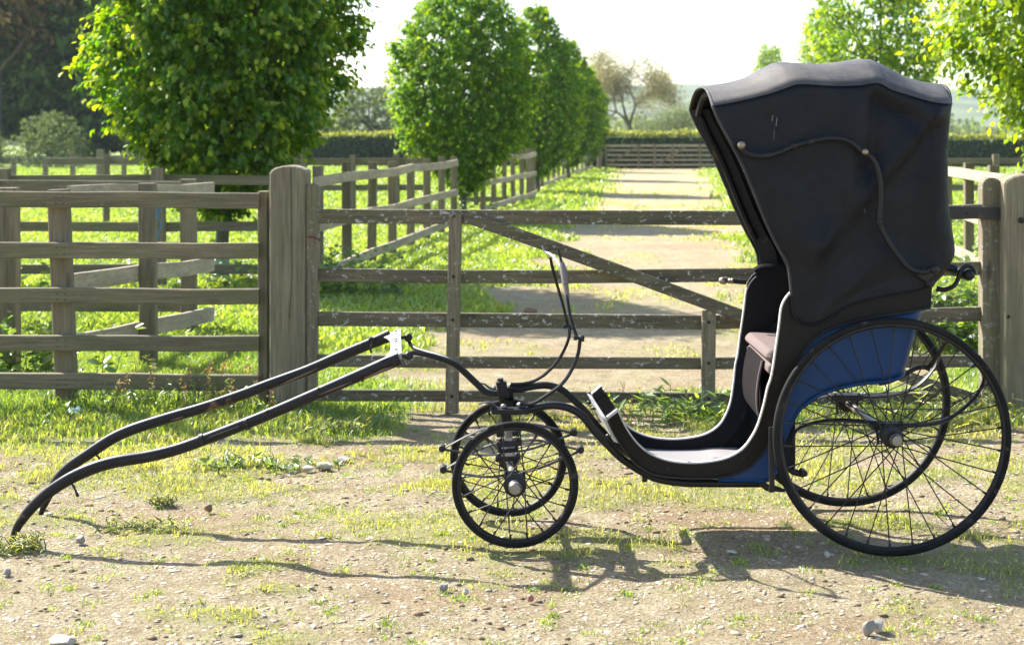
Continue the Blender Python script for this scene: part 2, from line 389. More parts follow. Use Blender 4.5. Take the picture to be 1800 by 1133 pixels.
# grass blades ------------------------------------------------------
def blades(name, X, Y, h, wd, lean, mat, young, label, cat):
    n = len(X); Z = gz(X, Y)*np.exp(-np.maximum(Y-20, 0)/40)-.004
    th = R_.uniform(0, 2*np.pi, n); la = R_.uniform(0, 2*np.pi, n); ln = lean*h*R_.uniform(.2, 1, n)
    dx, dy = np.cos(th)*wd/2, np.sin(th)*wd/2; lx, ly = np.cos(la)*ln, np.sin(la)*ln
    V = np.empty((n, 5, 3))
    for i, (s, k, hh_) in enumerate(((-1, 0, 0), (1, 0, 0), (.8, .35, .6), (-.8, .35, .6), (0, 1, 1))):
        V[:, i, 0] = X+s*dx+lx*k; V[:, i, 1] = Y+s*dy+ly*k; V[:, i, 2] = Z+h*hh_*(1-.25*lean*k)
    base = np.arange(n)[:, None]*5
    q = base+np.array([[0, 1, 2, 3]]); tr = base+np.array([[3, 2, 4, 4]])
    # triangle as own array
    tri = np.concatenate([base+np.array([[0, 1, 2]]), base+np.array([[0, 2, 3]]), base+np.array([[3, 2, 4]])])
    o = mesh_np(name, V.reshape(-1, 3), tri, mat, attrs={'young': np.repeat(young, 5)})
    setp(o, label, cat, kind='stuff'); return o
def scatter(n, x0, x1, y0, y1, dens, fan=True):
    """rejection sample; with fan, x limits are in metres per metre of distance"""
    X = []; 
    u = R_.uniform(0, 1, n*1); Y = y0+(y1-y0)*u
    X = R_.uniform(x0, x1, n)
    if fan: X = X*Y
    k = R_.uniform(0, 1, n) < dens(X, Y)
    return X[k], Y[k]
G1 = lambda X, Y: grassiness(X, Y)*sstep(.2, .7, grassiness(X, Y))*(1-.6*lush(X, Y)*sstep(7.4, 8.2, Y))*(.35+.65*sstep(.35, .6, fbm(X, Y, 9, 44)))
X, Y = scatter(330000, -4.2, 4.2, 4.1, 8.9, G1, False)
tuft = sstep(.45, .75, fbm(X, Y, 5, 77))
hh_ = (.007+.020*R_.uniform(0, 1, len(X))**2)*(1+1.3*tuft)*(1+1.0*sstep(6, 8.5, Y))
blades('short_grass', X, Y, hh_, .0035+.002*R_.rand(len(X)), 1.0, DRYG, np.clip(.45+.5*(fbm(X, Y, 2, 90)-.5)*2+R_.normal(0, .2, len(X)), 0, 1),
       'sparse yellow-green grass growing in patches through the dirt yard', 'grass')
# scattered little tufts in the dirt
nT = 1500; TX = R_.uniform(-3.2, 3.2, nT); TY = R_.uniform(4.3, 8.2, nT); per = R_.randint(5, 40, nT)
rad = np.repeat(R_.uniform(.008, .04, nT), per); X = np.repeat(TX, per)+R_.normal(0, 1, per.sum())*rad; Y = np.repeat(TY, per)+R_.normal(0, 1, per.sum())*rad
hz = np.repeat(R_.uniform(.010, .034, nT), per)*R_.uniform(.5, 1.2, per.sum())
blades('grass_tufts', X, Y, hz, .0038, 1.3, GRASSM, np.clip(np.repeat(R_.uniform(.2, 1, nT), per), 0, 1), 'small green tufts dotted over the bare dirt of the yard', 'grass')
# lush verge
GL = lambda X, Y: lush(X, Y)*sstep(.3, .6, grassiness(X, Y))
X, Y = scatter(150000, -4.4, 4.4, 7.4, 11.5, GL, False)
mb_ = np.exp(-((Y-8.75)/.35)**2)
hh_ = (.028+.045*R_.rand(len(X)))*(1+1.1*mb_*R_.rand(len(X)))
blades('lush_grass', X, Y, hh_, .006, .9, GRASSM, np.clip(.35+.9*(fbm(X, Y, 1.5, 91)-.5)+R_.normal(0, .2, len(X)), 0, 1), 'thick green grass along the foot of the fence and gate', 'grass')
X, Y = scatter(330000, -.42, .42, 11.0, 34, GL)
blades('verge_grass', X, Y, (.05+.08*R_.rand(len(X))), .012+.0006*Y, .9, GRASSM, np.clip(.55+.9*(fbm(X, Y, .8, 92)-.5)+R_.normal(0, .2, len(X)), 0, 1), 'bright green grass of the verges beside the track', 'grass')
X, Y = scatter(130000, -.42, .42, 34, 78, GL)
blades('field_grass', X, Y, (.07+.1*R_.rand(len(X))), .05, .9, GRASSM, np.clip(.5+.9*(fbm(X, Y, .5, 93)-.5)+R_.normal(0, .2, len(X)), 0, 1), 'distant bright green grass towards the hedge', 'grass')
GT = lambda X, Y: (1-lush(X, Y))*sstep(.2, .6, grassiness(X, Y))*sstep(.3, .8, fbm(X, Y, 2.5, 48))*.95
X, Y = scatter(200000, -.15, .42, 9.0, 45, GT)
blades('track_grass', X, Y, (.014+.036*R_.rand(len(X))), .005+.0007*Y, 1.0, DRYG, np.clip(.65+R_.normal(0, .2, len(X)), 0, 1), 'thin dry grass on the gravel track beyond the gate', 'grass')

# pebbles -----------------------------------------------------------
def ico():
    import bmesh
    bm = bmesh.new(); bmesh.ops.create_icosphere(bm, subdivisions=1, radius=1); V = np.array([v.co[:] for v in bm.verts]); Fc = np.array([[v.index for v in f.verts] for f in bm.faces]); bm.free(); return V, Fc
IV, IF = ico()
sm, t, b = new_mat('stone')
geo = N(t, 'ShaderNodeNewGeometry')
c = ramp(t, geo.outputs['Random Per Island'], [(0, (.22, .16, .11)), (.35, (.32, .255, .165)), (.8, (.42, .36, .265)), (1, (.54, .49, .40))]).outputs[0]
nn = noise(t, mapped(t, (1, 1, 1), True), 40, 4, .7)
c = mixc(t, ramp(t, nn, [(.4, (.5, .5, .5)), (.6, (0, 0, 0))]).outputs[0], c, (.26, .20, .15))
t.links.new(c, b.inputs['Base Color']); b.inputs['Roughness'].default_value = .9; bump(t, b, nn, .6, .004)
def pebbles(n, smin, smax, name, label):
    X = R_.uniform(-3.2, 3.4, n); Y = 4.0+4.8*R_.uniform(0, 1, n)**1.15
    k = R_.rand(n) < (1-.75*grassiness(X, Y)); X, Y = X[k], Y[k]; n = len(X)
    s = smin*(smax/smin)**(R_.rand(n)**3.0); a = R_.uniform(0, 6.28, n)
    V = IV[None]*(1+R_.uniform(-.28, .28, (n, 12, 1)))
    V = V*np.stack([s*R_.uniform(.8, 1.6, n), s*R_.uniform(.6, 1, n), s*R_.uniform(.08, .2, n)], -1)[:, None, :]
    x = V[..., 0]*np.cos(a)[:, None]-V[..., 1]*np.sin(a)[:, None]; y = V[..., 0]*np.sin(a)[:, None]+V[..., 1]*np.cos(a)[:, None]
    V = np.stack([x+X[:, None], y+Y[:, None], V[..., 2]+gz(X, Y)[:, None]-s[:, None]*.055], -1)
    fcs = (np.arange(n)[:, None, None]*12+IF[None]).reshape(-1, 3)
    o = mesh_np(name, V.reshape(-1, 3), fcs, sm); setp(o, label, 'gravel', kind='stuff')
pebbles(60000, .0016, .019, 'gravel', 'pale stones and grit bedded in the trodden dirt of the yard')
cm_ = [pebbles]
def clods(n):
    k0 = bpy.data.objects['gravel']
    X = R_.uniform(-3.2, 3.4, n); Y = 4.1+4.4*R_.rand(n); k = (fbm(X, Y, 1.7, 61) > .53); X, Y = X[k], Y[k]; n = len(X); s_ = .003*(5**(R_.rand(n)**2))
    V = IV[None]*(1+R_.uniform(-.35, .35, (n, 12, 1)))*np.stack([s_*1.3, s_, s_*.5], -1)[:, None, :]+np.stack([X, Y, gz(X, Y)+s_*.1], -1)[:, None, :]
    o = mesh_np('earth_clods', V.reshape(-1, 3), (np.arange(n)[:, None, None]*12+IF[None]).reshape(-1, 3), paint_mat('dark_earth', (.20, .14, .085), 1, (.30, .22, .14), .7, .3, spec=.1)); setp(o, 'crumbs of brown earth scattered over the yard', 'earth', kind='stuff')
clods(7000)
def rock(px, py, w_, h_, mat, label, seed, name='stone', up=1.0):
    s_ = (py-HY)/H; d = F/s_; p = P(px, py, d); r = np.random.RandomState(seed)
    import bmesh
    bm = bmesh.new(); bmesh.ops.create_icosphere(bm, subdivisions=3, radius=1)
    dirs = [Vector(r.normal(0, 1, 3)).normalized() for _ in range(9)]; lim = [r.uniform(.55, .9) for _ in range(9)]
    V = []
    for v in bm.verts:
        q = v.co.copy()
        for dd, l in zip(dirs, lim):
            e = q.dot(dd)-l
            if e > 0: q -= dd*e*.9
        q *= 1+r.uniform(-.015, .015)
        V.append((p.x+q.x*w_/2, d+q.y*w_*.4, max(0, float(gz(np.array(p.x), np.array(d)))+.006)+q.z*h_*.62+h_*.22*up))
    Fc = [[v.index for v in f.verts] for f in bm.faces]; bm.free()
    o = mesh_np(name, V, Fc, mat, origin=(p.x, d, 0)); setp(o, label, 'stone'); return o
def stone_mat(name, col):
    m, t, b = new_mat(name); nn = noise(t, mapped(t), 30, 5, .7)
    t.links.new(ramp(t, nn, [(.3, tuple(c*.6 for c in col)), (.7, col)]).outputs[0], b.inputs['Base Color']); b.inputs['Roughness'].default_value = .9; bump(t, b, nn, .7, .004); return m
SG = stone_mat('grey_stone', (.29, .26, .22)); SP = stone_mat('pale_stone', (.47, .42, .35)); SB = stone_mat('brown_stone', (.24, .14, .08)); SR = stone_mat('brick_piece', (.34, .17, .12))
rock(142, 950, .040, .032, SG, 'grey angular stone lying right of the shaft tip', 1)
rock(366, 896, .036, .034, SB, 'brown upright lump of earth between the shafts and their shadow', 2)
rock(12, 1008, .034, .026, SG, 'small grey stone at the far left edge below the grass tuft', 3)
rock(542, 824, .060, .022, SP, 'pale stone at the left end of the three behind the near shaft', 4)
rock(571, 820, .085, .034, SP, 'largest pale flat stone in the middle of the three behind the near shaft', 5)
rock(604, 808, .065, .020, SP, 'thin pale stone at the right end of the three behind the near shaft', 6)
rock(780, 1034, .036, .026, SG, 'grey stone on the shadow line of the shaft in front of the small wheels', 7)
rock(818, 1041, .026, .020, SP, 'round cream pebble just below the shaft shadow', 8)
rock(932, 1054, .026, .022, SR, 'square chip of red brick below the front wheels', 9)
rock(1528, 1108, .048, .05, SG, 'sharp grey stone standing in a dug-up patch at the bottom edge', 10)
rock(1543, 1103, .05, .04, SP, 'pale broken stone leaning behind the sharp grey one at the bottom edge', 11)
rock(1287, 970, .05, .012, SP, 'flat white stone lying in the shadow of the carriage body', 12)
rock(1454, 977, .024, .026, SP, 'small pale stone upright in the shadow left of the big wheel', 13)
rock(112, 1128, .10, .03, SP, 'wide pale flat stone at the bottom left corner', 14)
rock(393, 720, .05, .04, SG, 'grey-brown stone in the weeds below the big gate post', 15)
rock(300, 735-8, .04, .035, SG, 'dull grey stone half hidden in weeds left of the gate post', 16)
rock(932, 548, .14, .05, SB, 'dark clod lying on the track behind the gate', 17)

# ------------------------------------------------------------------ leaves, trees
def leafmesh(C, A, Nn, L, Wd, young, fold=.18, hexa=True):
    """C base points, A axis dirs, Nn rough normals"""
    n = len(C); A = A/np.linalg.norm(A, axis=1, keepdims=True)
    S = np.cross(A, Nn); S /= np.maximum(np.linalg.norm(S, axis=1, keepdims=True), 1e-6); U = np.cross(S, A)
    L = np.asarray(L).reshape(-1, 1)*np.ones((n, 1)); Wd = np.asarray(Wd).reshape(-1, 1)*np.ones((n, 1))
    if hexa:
        rows = [(0, 0, 0), (.3, -.5, 1), (.68, -.42, 1), (1, 0, -.6), (.68, .42, 1), (.3, .5, 1)]
        V = np.stack([C+A*L*a+S*Wd*b_+U*Wd*fold*c_ for a, b_, c_ in rows], 1)
        base = np.arange(n)[:, None]*6
        Fc = np.concatenate([base+np.array([[0, 1, 2, 3]]), base+np.array([[0, 3, 4, 5]])])
        return V.reshape(-1, 3), Fc, np.repeat(young, 6)
    rows = [(0, 0, 0), (.45, -.5, 1), (1, 0, -.4), (.45, .5, 1)]
    V = np.stack([C+A*L*a+S*Wd*b_+U*Wd*fold*c_ for a, b_, c_ in rows], 1)
    base = np.arange(n)[:, None]*4
    return V.reshape(-1, 3), base+np.array([[0, 1, 2, 3]]), np.repeat(young, 4)
def rvec(n, r=R_): v = r.normal(0, 1, (n, 3)); return v/np.linalg.norm(v, axis=1, keepdims=True)
def crown_leaves(prof, nshoot, per, lsize, seed, rx=1, ry=1, shoot=.34, inner=.3, hexa=True, droop=.9, up=.55, thick=.35, yshift=0):
    """prof: list of (z, radius). Leaves sit along short shoots that leave the crown's outer shell."""
    r = np.random.RandomState(seed); z = np.array([p[0] for p in prof]); rr = np.array([p[1] for p in prof])
    # sample heights in proportion to the radius
    zz = np.linspace(z[0], z[-1], 200); rz = np.interp(zz, z, rr); cdf = np.cumsum(rz+.15); cdf /= cdf[-1]
    h = np.interp(r.rand(nshoot), cdf, zz); th = r.uniform(0, 2*np.pi, nshoot)
    bulge = 1+.16*(vnoise(th*1.6+5, h*1.4, seed)-.5)*2+.10*(vnoise(th*4+5, h*3.4, seed+4)-.5)*2
    f = 1-thick*r.rand(nshoot)**1.5; k = r.rand(nshoot) < inner; f[k] = r.uniform(.15, .8, k.sum())
    rad = np.interp(h, z, rr)*bulge*f
    c = np.stack([np.cos(th)*rad*rx, np.sin(th)*rad*ry, h], -1)
    outv = np.stack([np.cos(th), np.sin(th), np.full(nshoot, up)], -1)+r.normal(0, .35, (nshoot, 3)); outv /= np.linalg.norm(outv, axis=1, keepdims=True)
    ln = shoot*r.uniform(.4, 1.25, nshoot)*(1+.6*(r.rand(nshoot) < .06))
    t = np.tile(np.linspace(-.3, 1, per), nshoot)+r.normal(0, .05, nshoot*per)
    base = np.repeat(c, per, 0)+np.repeat(outv*ln[:, None], per, 0)*t[:, None]+r.normal(0, .035*shoot/.34, (nshoot*per, 3)); base[:, 2] -= .25*np.repeat(ln, per)*np.clip(t, 0, 2)**2
    n = nshoot*per; ov = np.repeat(outv, per, 0)
    ax = ov*.5+rvec(n, r)*.7; ax[:, 2] -= droop
    nrm = ov+rvec(n, r)*.75; nrm[:, 2] += .25
    yg = np.clip(yshift+(t-.45)*.9*np.repeat(r.rand(nshoot) > .35, per)*np.repeat(f, per)+r.normal(0, .09, n)+.06, 0, 1)
    return leafmesh(base, ax, nrm, lsize*r.uniform(.6, 1.15, n), lsize*.62*r.uniform(.7, 1.1, n), yg, hexa=hexa)
def limbs(prof, h0, n, seed, r0=.05, trunk_r=.07, lean=0.0, rx=1):
    r = np.random.RandomState(seed); m = MB(); top = prof[-1][0]
    z = [p[0] for p in prof]; rr = [p[1] for p in prof]
    tp = [Vector((0, 0, -.1)), Vector((.01, 0, h0*.5)), Vector((.03, .01, h0)), Vector((.0, .02, h0+(top-h0)*.4)), Vector((.03, 0, h0+(top-h0)*.85))]
    m.tube(tp, [trunk_r*1.25, trunk_r, trunk_r*.9, trunk_r*.5, trunk_r*.1], 9, 4)
    for i in range(n):
        a = i*2.4+r.uniform(-.4, .4); hz0 = h0*.85+(top-h0)*.5*(i/n); hz1 = hz0+(top-h0)*r.uniform(.2, .45)
        R1 = np.interp(hz1, z, rr)*r.uniform(.6, .9)
        p0 = Vector((0, 0, hz0)); p2 = Vector((math.cos(a)*R1*rx, math.sin(a)*R1*rx, min(hz1, top*.97)))
        p1 = p0.lerp(p2, .5)+Vector((math.cos(a)*R1*.12, math.sin(a)*R1*.12, -.08*(hz1-hz0)))
        m.tube([p0, p1, p2], [r0, r0*.6, r0*.15], 6, 3)
        for j in range(3):
            q = p1.lerp(p2, r.uniform(0, .8)); e = q+Vector((r.uniform(-.5, .5), r.uniform(-.5, .5), r.uniform(.1, .6)))*R1*.45
            m.tube([q, q.lerp(e, .5)+Vector((0, 0, -.02)), e], [r0*.35, r0*.2, r0*.06], 4)
    return m
def make_tree(name, loc, prof, h0, nshoot, per, lsize, seed, mat, label, cat='tree', group=None, rx=1, ry=1, nl=22, tr=.07, scale=1, rot=0, extra=None, **kw):
    root = empty(name, (0, 0, 0), label, cat, group)
    limbs(prof, h0, nl, seed, tr*.5, tr).build('trunk', BARK, root, True)
    V, Fc, yg = crown_leaves(prof, nshoot, per, lsize, seed, rx, ry, **kw)
    if extra:
        for e in extra:
            V2, F2, y2 = e; Fc = np.concatenate([Fc, F2+len(V)]); V = np.concatenate([V, V2]); yg = np.concatenate([yg, y2])
    mesh_np('crown', V, Fc, mat, root, attrs={'young': yg})
    root.location = loc; root.scale = (scale,)*3; root.rotation_euler = (0, 0, rot); return root
def dup_tree(src, loc, scale, rot, label):
    c = src.copy(); COL.objects.link(c); c.location = loc; c.scale = scale; c.rotation_euler = (0, 0, rot); c['label'] = label
    for ch in [x for x in bpy.data.objects if x.parent == src]:
        k = ch.copy(); COL.objects.link(k); k.parent = c
    return c
GRP = 'clipped avenue trees lining the track'
prof1 = [(.72, .08), (.95, .38), (1.25, .72), (1.55, 1.12), (1.9, 1.32), (2.4, 1.48), (2.9, 1.55), (3.5, 1.5), (4.2, 1.3), (4.9, .85), (5.4, .3)]
gd = -.35
make_tree('avenue_tree', (-3.2, 16.3, 0), [(z, r_*.86) for z, r_ in prof1], .95, 3500, 15, .088, 5, LEAF, 'largest leafy tree rising behind the left fence, cut by the top edge', group=GRP, nl=30, tr=.075, inner=.3, shoot=.27, up=.45)
prof2 = [(.55, .1), (.9, .5), (1.2, .85), (1.6, 1.25), (2.2, 1.48), (2.9, 1.46), (3.5, 1.25), (4.1, .85), (4.55, .25)]
t2 = make_tree('avenue_tree', (-.93, 27.9, 0), [(z, r_*.87) for z, r_ in prof2], .9, 2800, 14, .092, 9, LEAFF, 'dense round-topped avenue tree standing in the gap of the paddock fence', group=GRP, nl=20, tr=.07, inner=.2, hexa=False, up=.5, shoot=.24)
prof3 = [(.5, .15), (.9, .7), (1.5, 1.2), (2.2, 1.45), (3.0, 1.4), (3.8, 1.15), (4.6, .7), (5.25, .2)]
t3 = make_tree('avenue_tree', (.72, 42, 0), [(z, r_*.82) for z, r_ in prof3], .8, 1700, 12, .13, 14, LEAFF, 'pointed avenue tree overlapping the right side of the round-topped one', group=GRP, nl=14, tr=.07, inner=.15, hexa=False, up=.6, shoot=.28)
dup_tree(t3, (2.1, 55, 0), (.93, .93, .97), 2.1, 'fourth tree of the left avenue, partly hidden by the pointed one')
dup_tree(t3, (3.35, 67, 0), (.8, .8, .90), 4.0, 'smallest and farthest tree of the left avenue beside the far gate')
# right-hand row: brighter light in the thin crowns is put into the leaf colour
profr = [(1.15, .25), (1.5, .75), (1.9, 1.1), (2.5, 1.45), (3.2, 1.6), (4.2, 1.5), (5.2, 1.1), (6.0, .4)]
make_tree('avenue_tree', (6.55, 16.2, 0), profr, 1.2, 2000, 14, .115, 23, LEAFF, 'bright yellow-green tree cut off by the right edge of the picture', group=GRP, nl=26, tr=.075, inner=.2, hexa=False, up=.5, shoot=.45, yshift=.3)
profq = [(1.2, .3), (1.8, .8), (2.6, 1.2), (3.6, 1.25), (4.8, 1.0), (6.2, .35)]
r2 = make_tree('avenue_tree', (8.1, 32.5, 0), profq, 1.0, 1200, 11, .13, 27, LEAFF, 'loose leafy tree rising directly behind the hood of the carriage', group=GRP, nl=16, tr=.07, inner=.2, hexa=False, up=.7, shoot=.55, yshift=.2)
dup_tree(r2, (10.4, 50, 0), (.62, .62, .96), 1.3, 'slim tree left of the loose leafy one above the hood')
dup_tree(r2, (11.35, 65, 0), (.7, .7, .90), 2.6, 'small tree tip showing just above the front of the hood')

# distant trees and hedge ----------------------------------------------
profw = [(1.0, 2.2), (3, 3.6), (5, 4.2), (8, 4.3), (11, 3.5), (13.5, 1.2)]
GW = 'big trees of the dark wood at the left'
w1 = make_tree('woodland_tree', (-38.8, 106, 0), profw, 2, 1700, 10, .42, 41, DARKLEAF, 'dark green tree at the left edge of the wood', group=GW, nl=14, tr=.3, scale=1.65, inner=.3, hexa=False, shoot=1.1, thick=.5)
for i, (x, y, s, rr_, lb) in enumerate(((-17.6, 62, .95, 1.0, 'dark tree of the wood just left of the big leafy tree'), (-20.5, 74, 1.15, 2.0, 'taller dark tree standing behind in the middle of the wood'),
        (-12.5, 72, .72, 3.0, 'dark tree of the wood hidden behind the big leafy tree'), (-29, 70, 1.1, 4.2, 'outermost dark tree of the wood, at the frame edge'))):
    dup_tree(w1, (x*1.65, y*1.65, -.8), (s*1.65,)*3, rr_, lb)
make_tree('woodland_tree', (-33.5, 96, 0), [(4.2, 1.2), (5, 2.0), (6.5, 2.6), (8.5, 2.8), (11, 1.5)], 4, 700, 9, .32, 47, BROWNLEAF, 'brown-leaved tree in front of the dark wood, top left', group=GW, nl=14, tr=.2, inner=.3, hexa=False, shoot=.9, thick=.5, scale=1.68)
GS = 'pale shrubs at the foot of the wood'
profs = [(.05, .9), (.5, 1.1), (1.1, 1.05), (1.6, .7), (1.95, .2)]
s1 = make_tree('shrub', (-23.4, 75, 0), profs, .2, 420, 9, .12, 51, GREYLEAF, 'round pale green shrub in front of the dark wood, behind the wire fence', 'shrub', GS, nl=8, tr=.04, hexa=False, scale=1.45)
for x, y, s, a, lb in ((-16.6, 46, .72, 1, 'low pale shrub left of the round one at the foot of the wood'), (-12.6, 52, .85, 2, 'greyish shrub right of the round one at the foot of the wood'), (-18.3, 48, .85, 3, 'pale shrub at the very left edge behind the wire fence')):
    dup_tree(s1, (x*1.6, y*1.6, 0), (s*1.9, s*1.5, s*1.45), a, lb)
make_tree('tree', (-12.1, 125, 0), [(.4, 2.0), (1.6, 3.0), (3, 3.1), (4.4, 2.5), (5.8, 1.0)], 1, 500, 9, .38, 61, GREYLEAF, 'distant grey-green rounded tree between the two nearest avenue trees', 'tree', nl=10, tr=.2, hexa=False, shoot=.9)
make_tree('tree', (-17.6, 118, 0), [(.2, 1.5), (1.6, 2.6), (3, 2.6), (4.1, 1.0)], 1, 400, 9, .36, 62, DARKLEAF, 'distant dark bush tree beside the grey-green one', 'tree', nl=10, tr=.2, hexa=False, shoot=.9)
def bare_tree(loc, h, seed, label, leafc, nleaf):
    r = np.random.RandomState(seed); root = empty('bare_tree', loc, label, 'tree'); m = MB(); tips = []
    def grow(p, d, L, rad, lev):
        e = p+d*L; mid = p.lerp(e, .5)+Vector(r.normal(0, .05*L, 3))
        m.tube([p, mid, e], [rad, rad*.8, rad*.6], 5 if lev < 3 else 3, cap=False)
        if lev >= 3: tips.extend([e, mid])
        if lev == 6: return
        for _ in range(3 if lev < 5 else 2):
            nd = (d+Vector(r.normal(0, .48, 3))+Vector((0, 0, .10))).normalized(); grow(e, nd, L*r.uniform(.62, .84), rad*.58, lev+1)
    grow(Vector((0, 0, -.2)), Vector((0, 0, 1)), h*.22, h*.022, 0)
    m.v = [tuple(Vector(v)+Vector(loc)) for v in m.v]; m.build('trunk', BARK, root, recalc=False)
    T = np.array([q[:] for q in tips]); i = r.randint(0, len(T), nleaf)
    C = T[i]+r.normal(0, .62, (nleaf, 3))+np.array(loc)
    V, Fc, yg = leafmesh(C, rvec(nleaf, r), rvec(nleaf, r), .16, .11, r.rand(nleaf), hexa=False)
    mesh_np('crown', V, Fc, leafc, root, attrs={'young': yg}); return root
OLIVE = leaf_mat('budding_leaf', (.15, .14, .10), (.24, .225, .13), .35, .6, .02)
bare_tree((11.3, 142, 0), 13.0, 3, 'large spreading tree with thin brownish buds beyond the far hedge', OLIVE, 26000)
bare_tree((17.3, 152, -.6), 7.6, 8, 'smaller budding tree right of the large spreading one, beyond the hedge', GREYLEAF, 7000)
def hedge(x0, x1, Y, h, label, seed, dens=260, ls=.10, thick=1.2):
    r = np.random.RandomState(seed); n = int((x1-x0)*dens); X = r.uniform(x0, x1, n); f = r.randint(0, 3, n)
    hh = h+.16*(vnoise(X*1.3, X*0, seed)-.5)+.22*(vnoise(X*.35, X*0, seed+3)-.5)+.10*(r.rand(n) < .05)
    Z = r.uniform(0, 1, n)*hh; Yy = np.where(f == 0, Y+r.normal(0, .06, n), Y+r.uniform(0, thick, n)); Z = np.where(f > 0, hh+r.normal(0, .05, n), Z)
    C = np.stack([X, Yy, Z], -1); yg = np.clip((Z-hh+.16)*6+r.normal(0, .15, n), 0, 1)
    A = rvec(n, r); A[:, 2] += .3; nn_ = rvec(n, r)+np.array([0, -1, .4])
    V, Fc, yy = leafmesh(C, A, nn_, ls*1.6, ls*1.3, yg, hexa=False)
    o = mesh_np('hedge', V, Fc, HEDGELEAF, attrs={'young': yy}, origin=((x0+x1)/2, Y, 0))
    setp(o, label, 'hedge'); core = MB(); core.box(((x0+x1)/2, Y+thick/2+.05, h*.46), (x1-x0, thick-.1, h*.92)); core.build('twigs', DARKT, o); return o
DARKT, t, b = new_mat('hedge_twigs'); b.inputs['Base Color'].default_value = (.02, .03, .012, 1); b.inputs['Roughness'].default_value = 1
hedge(3.7, 12.5, 74, 1.68, 'clipped dark hedge with yellow new growth behind the far gate', 71, 420, .09)
hedge(12.5, 36, 75.5, 1.55, 'dark clipped hedge seen right of the carriage hood', 72, 240, .10)
hedge(-16, 3.0, 79, 1.75, 'dark hedge running behind the avenue trees at the left', 73, 260, .11)
# hills
hm, t, b = new_mat('hill_fields'); nn = noise(t, mapped(t, (.01, .02, .02), True), 2.0, 5, .6)
t.links.new(ramp(t, nn, [(.4, (.035, .06, .025)), (.6, (.10, .13, .05))]).outputs[0], b.inputs['Base Color']); b.inputs['Roughness'].default_value = 1
hx = np.linspace(-1300, 1300, 160); hy = np.linspace(420, 1500, 40); HX, HYY = np.meshgrid(hx, hy)
HZ = 34*sstep(420, 900, HYY)*(.75+.45*fbm(HX, HYY, .0035, 5, 4))*(.82+.16*np.sin(HX/260+1.0))-1.5+5*(fbm(HX, HYY, .03, 9, 3)-.5)*sstep(430, 520, HYY)
ii = np.arange(39)[:, None]*160+np.arange(159)[None]; fc = np.stack([ii, ii+1, ii+161, ii+160], -1).reshape(-1, 4)
o = mesh_np('hills', np.stack([HX, HYY, HZ], -1).reshape(-1, 3), fc, hm, smooth=True); o['kind'] = 'structure'
# distant tree belt, far beyond counting
r = np.random.RandomState(91); nT = 260; TX = r.uniform(-170, 190, nT); TY = r.uniform(230, 330, nT); TH = r.uniform(2.6, 5.5, nT)
n = 26000; i = r.randint(0, nT, n); q = rvec(n, r)*r.uniform(.6, 1, (n, 1))
C = np.stack([TX[i]+q[:, 0]*TH[i]*.9, TY[i]+q[:, 1]*TH[i]*.6, TH[i]*.5+q[:, 2]*TH[i]*.55], -1)
V, Fc, yg = leafmesh(C, rvec(n, r), rvec(n, r)+np.array([0, -.8, .6]), 1.0, .9, r.rand(nT)[i], hexa=False)
setp(mesh_np('woods', V, Fc, GREYLEAF, attrs={'young': yg}), 'hazy belt of far-off trees along the horizon', 'woods', kind='stuff')

# ------------------------------------------------------------------ fences
def jrail(m, A, B, z, h, nseg, th=.035, amp=.008, seed=0, za=None):
    r = np.random.RandomState(seed); A = Vector((*A, z)); B = Vector((*B, z if za is None else za)); pts = []
    for k in range(nseg+1):
        p = A.lerp(B, k/nseg); p.z += r.normal(0, amp); pts.append(p)
    m.beam(pts, th, h, bev=.004); return m
def post(m, x, y, zt, w_=.11, d_=.09, lean=(0, 0), zb=-.2, bev=.008):
    m.beam([(x, y, zb), (x+lean[0], y+lean[1], zt)], w_, d_, up=(0, 1, 0), bev=bev); return m
def fence(name, label, A, B, rails, posts, group=None, hr=.10, pw=.11, ptop=1.28, mat_r=None, seed=0, side=-1, thk=.035, amp=.006, zoff=0, ppost=None):
    A = Vector(A); B = Vector(B); D = (B-A).normalized(); nrm = Vector((D.y, -D.x))*side
    root = empty(name, (A.x, A.y, 0), label, 'fence', group)
    L = (B-A).length
    for k, z in enumerate(rails):
        m = MB(); off = nrm*(pw*.4+thk*.5+.002)
        jrail(m, A+off, B+off, z, hr, max(2, int(L/1.4)), thk, amp, seed*10+k); m.build('rail', mat_r or WH, root)
    r = np.random.RandomState(seed)
    for t_ in posts:
        p = A+D*t_; m = MB(); post(m, p.x, p.y, ptop+r.normal(0, .012), pw, pw*.8, (r.normal(0, .012), 0)); m.build('post', WV, root)
    return root
# front left fence (rails face the camera)
zy = lambda y, d: H-(y-HY)*d/F
D0 = 8.70
fr = empty('paddock_fence', (-3.0, 8.75, 0), 'weathered five-rail fence in the left foreground, ending at the big post', 'fence')
for k, (y0, y1) in enumerate(((338, 366), (427, 455), (508, 535), (590, 617), (657, 685))):
    m = MB(); a, b_ = zy(y0, D0), zy(y1, D0); zc = (a+b_)/2
    pts = [Vector(((px-900)*D0/F, D0, zc+random.uniform(-.004, .004)+(.006 if px < 300 else 0))) for px in (-420, -200, 0, 120, 230, 340, 456)]
    m.beam(pts, .04, a-b_, bev=.005); m.build('rail', WH, fr)
m = MB(); m.beam([P(118, 700, 8.80), P(103, 333, 8.80)], .115, .10, up=(0, 1, 0), bev=.008); m.build('post', WV, fr)
m = MB(); m.beam([P(-330, 700, 8.80), P(-325, 333, 8.80)], .115, .10, up=(0, 1, 0), bev=.008); m.build('post', WV, fr)
m = MB(); m.beam([P(465, 715, 8.78), P(464, 336, 8.78)], .06, .11, up=(0, 1, 0), bev=.006); m.build('end_board', WV, fr)
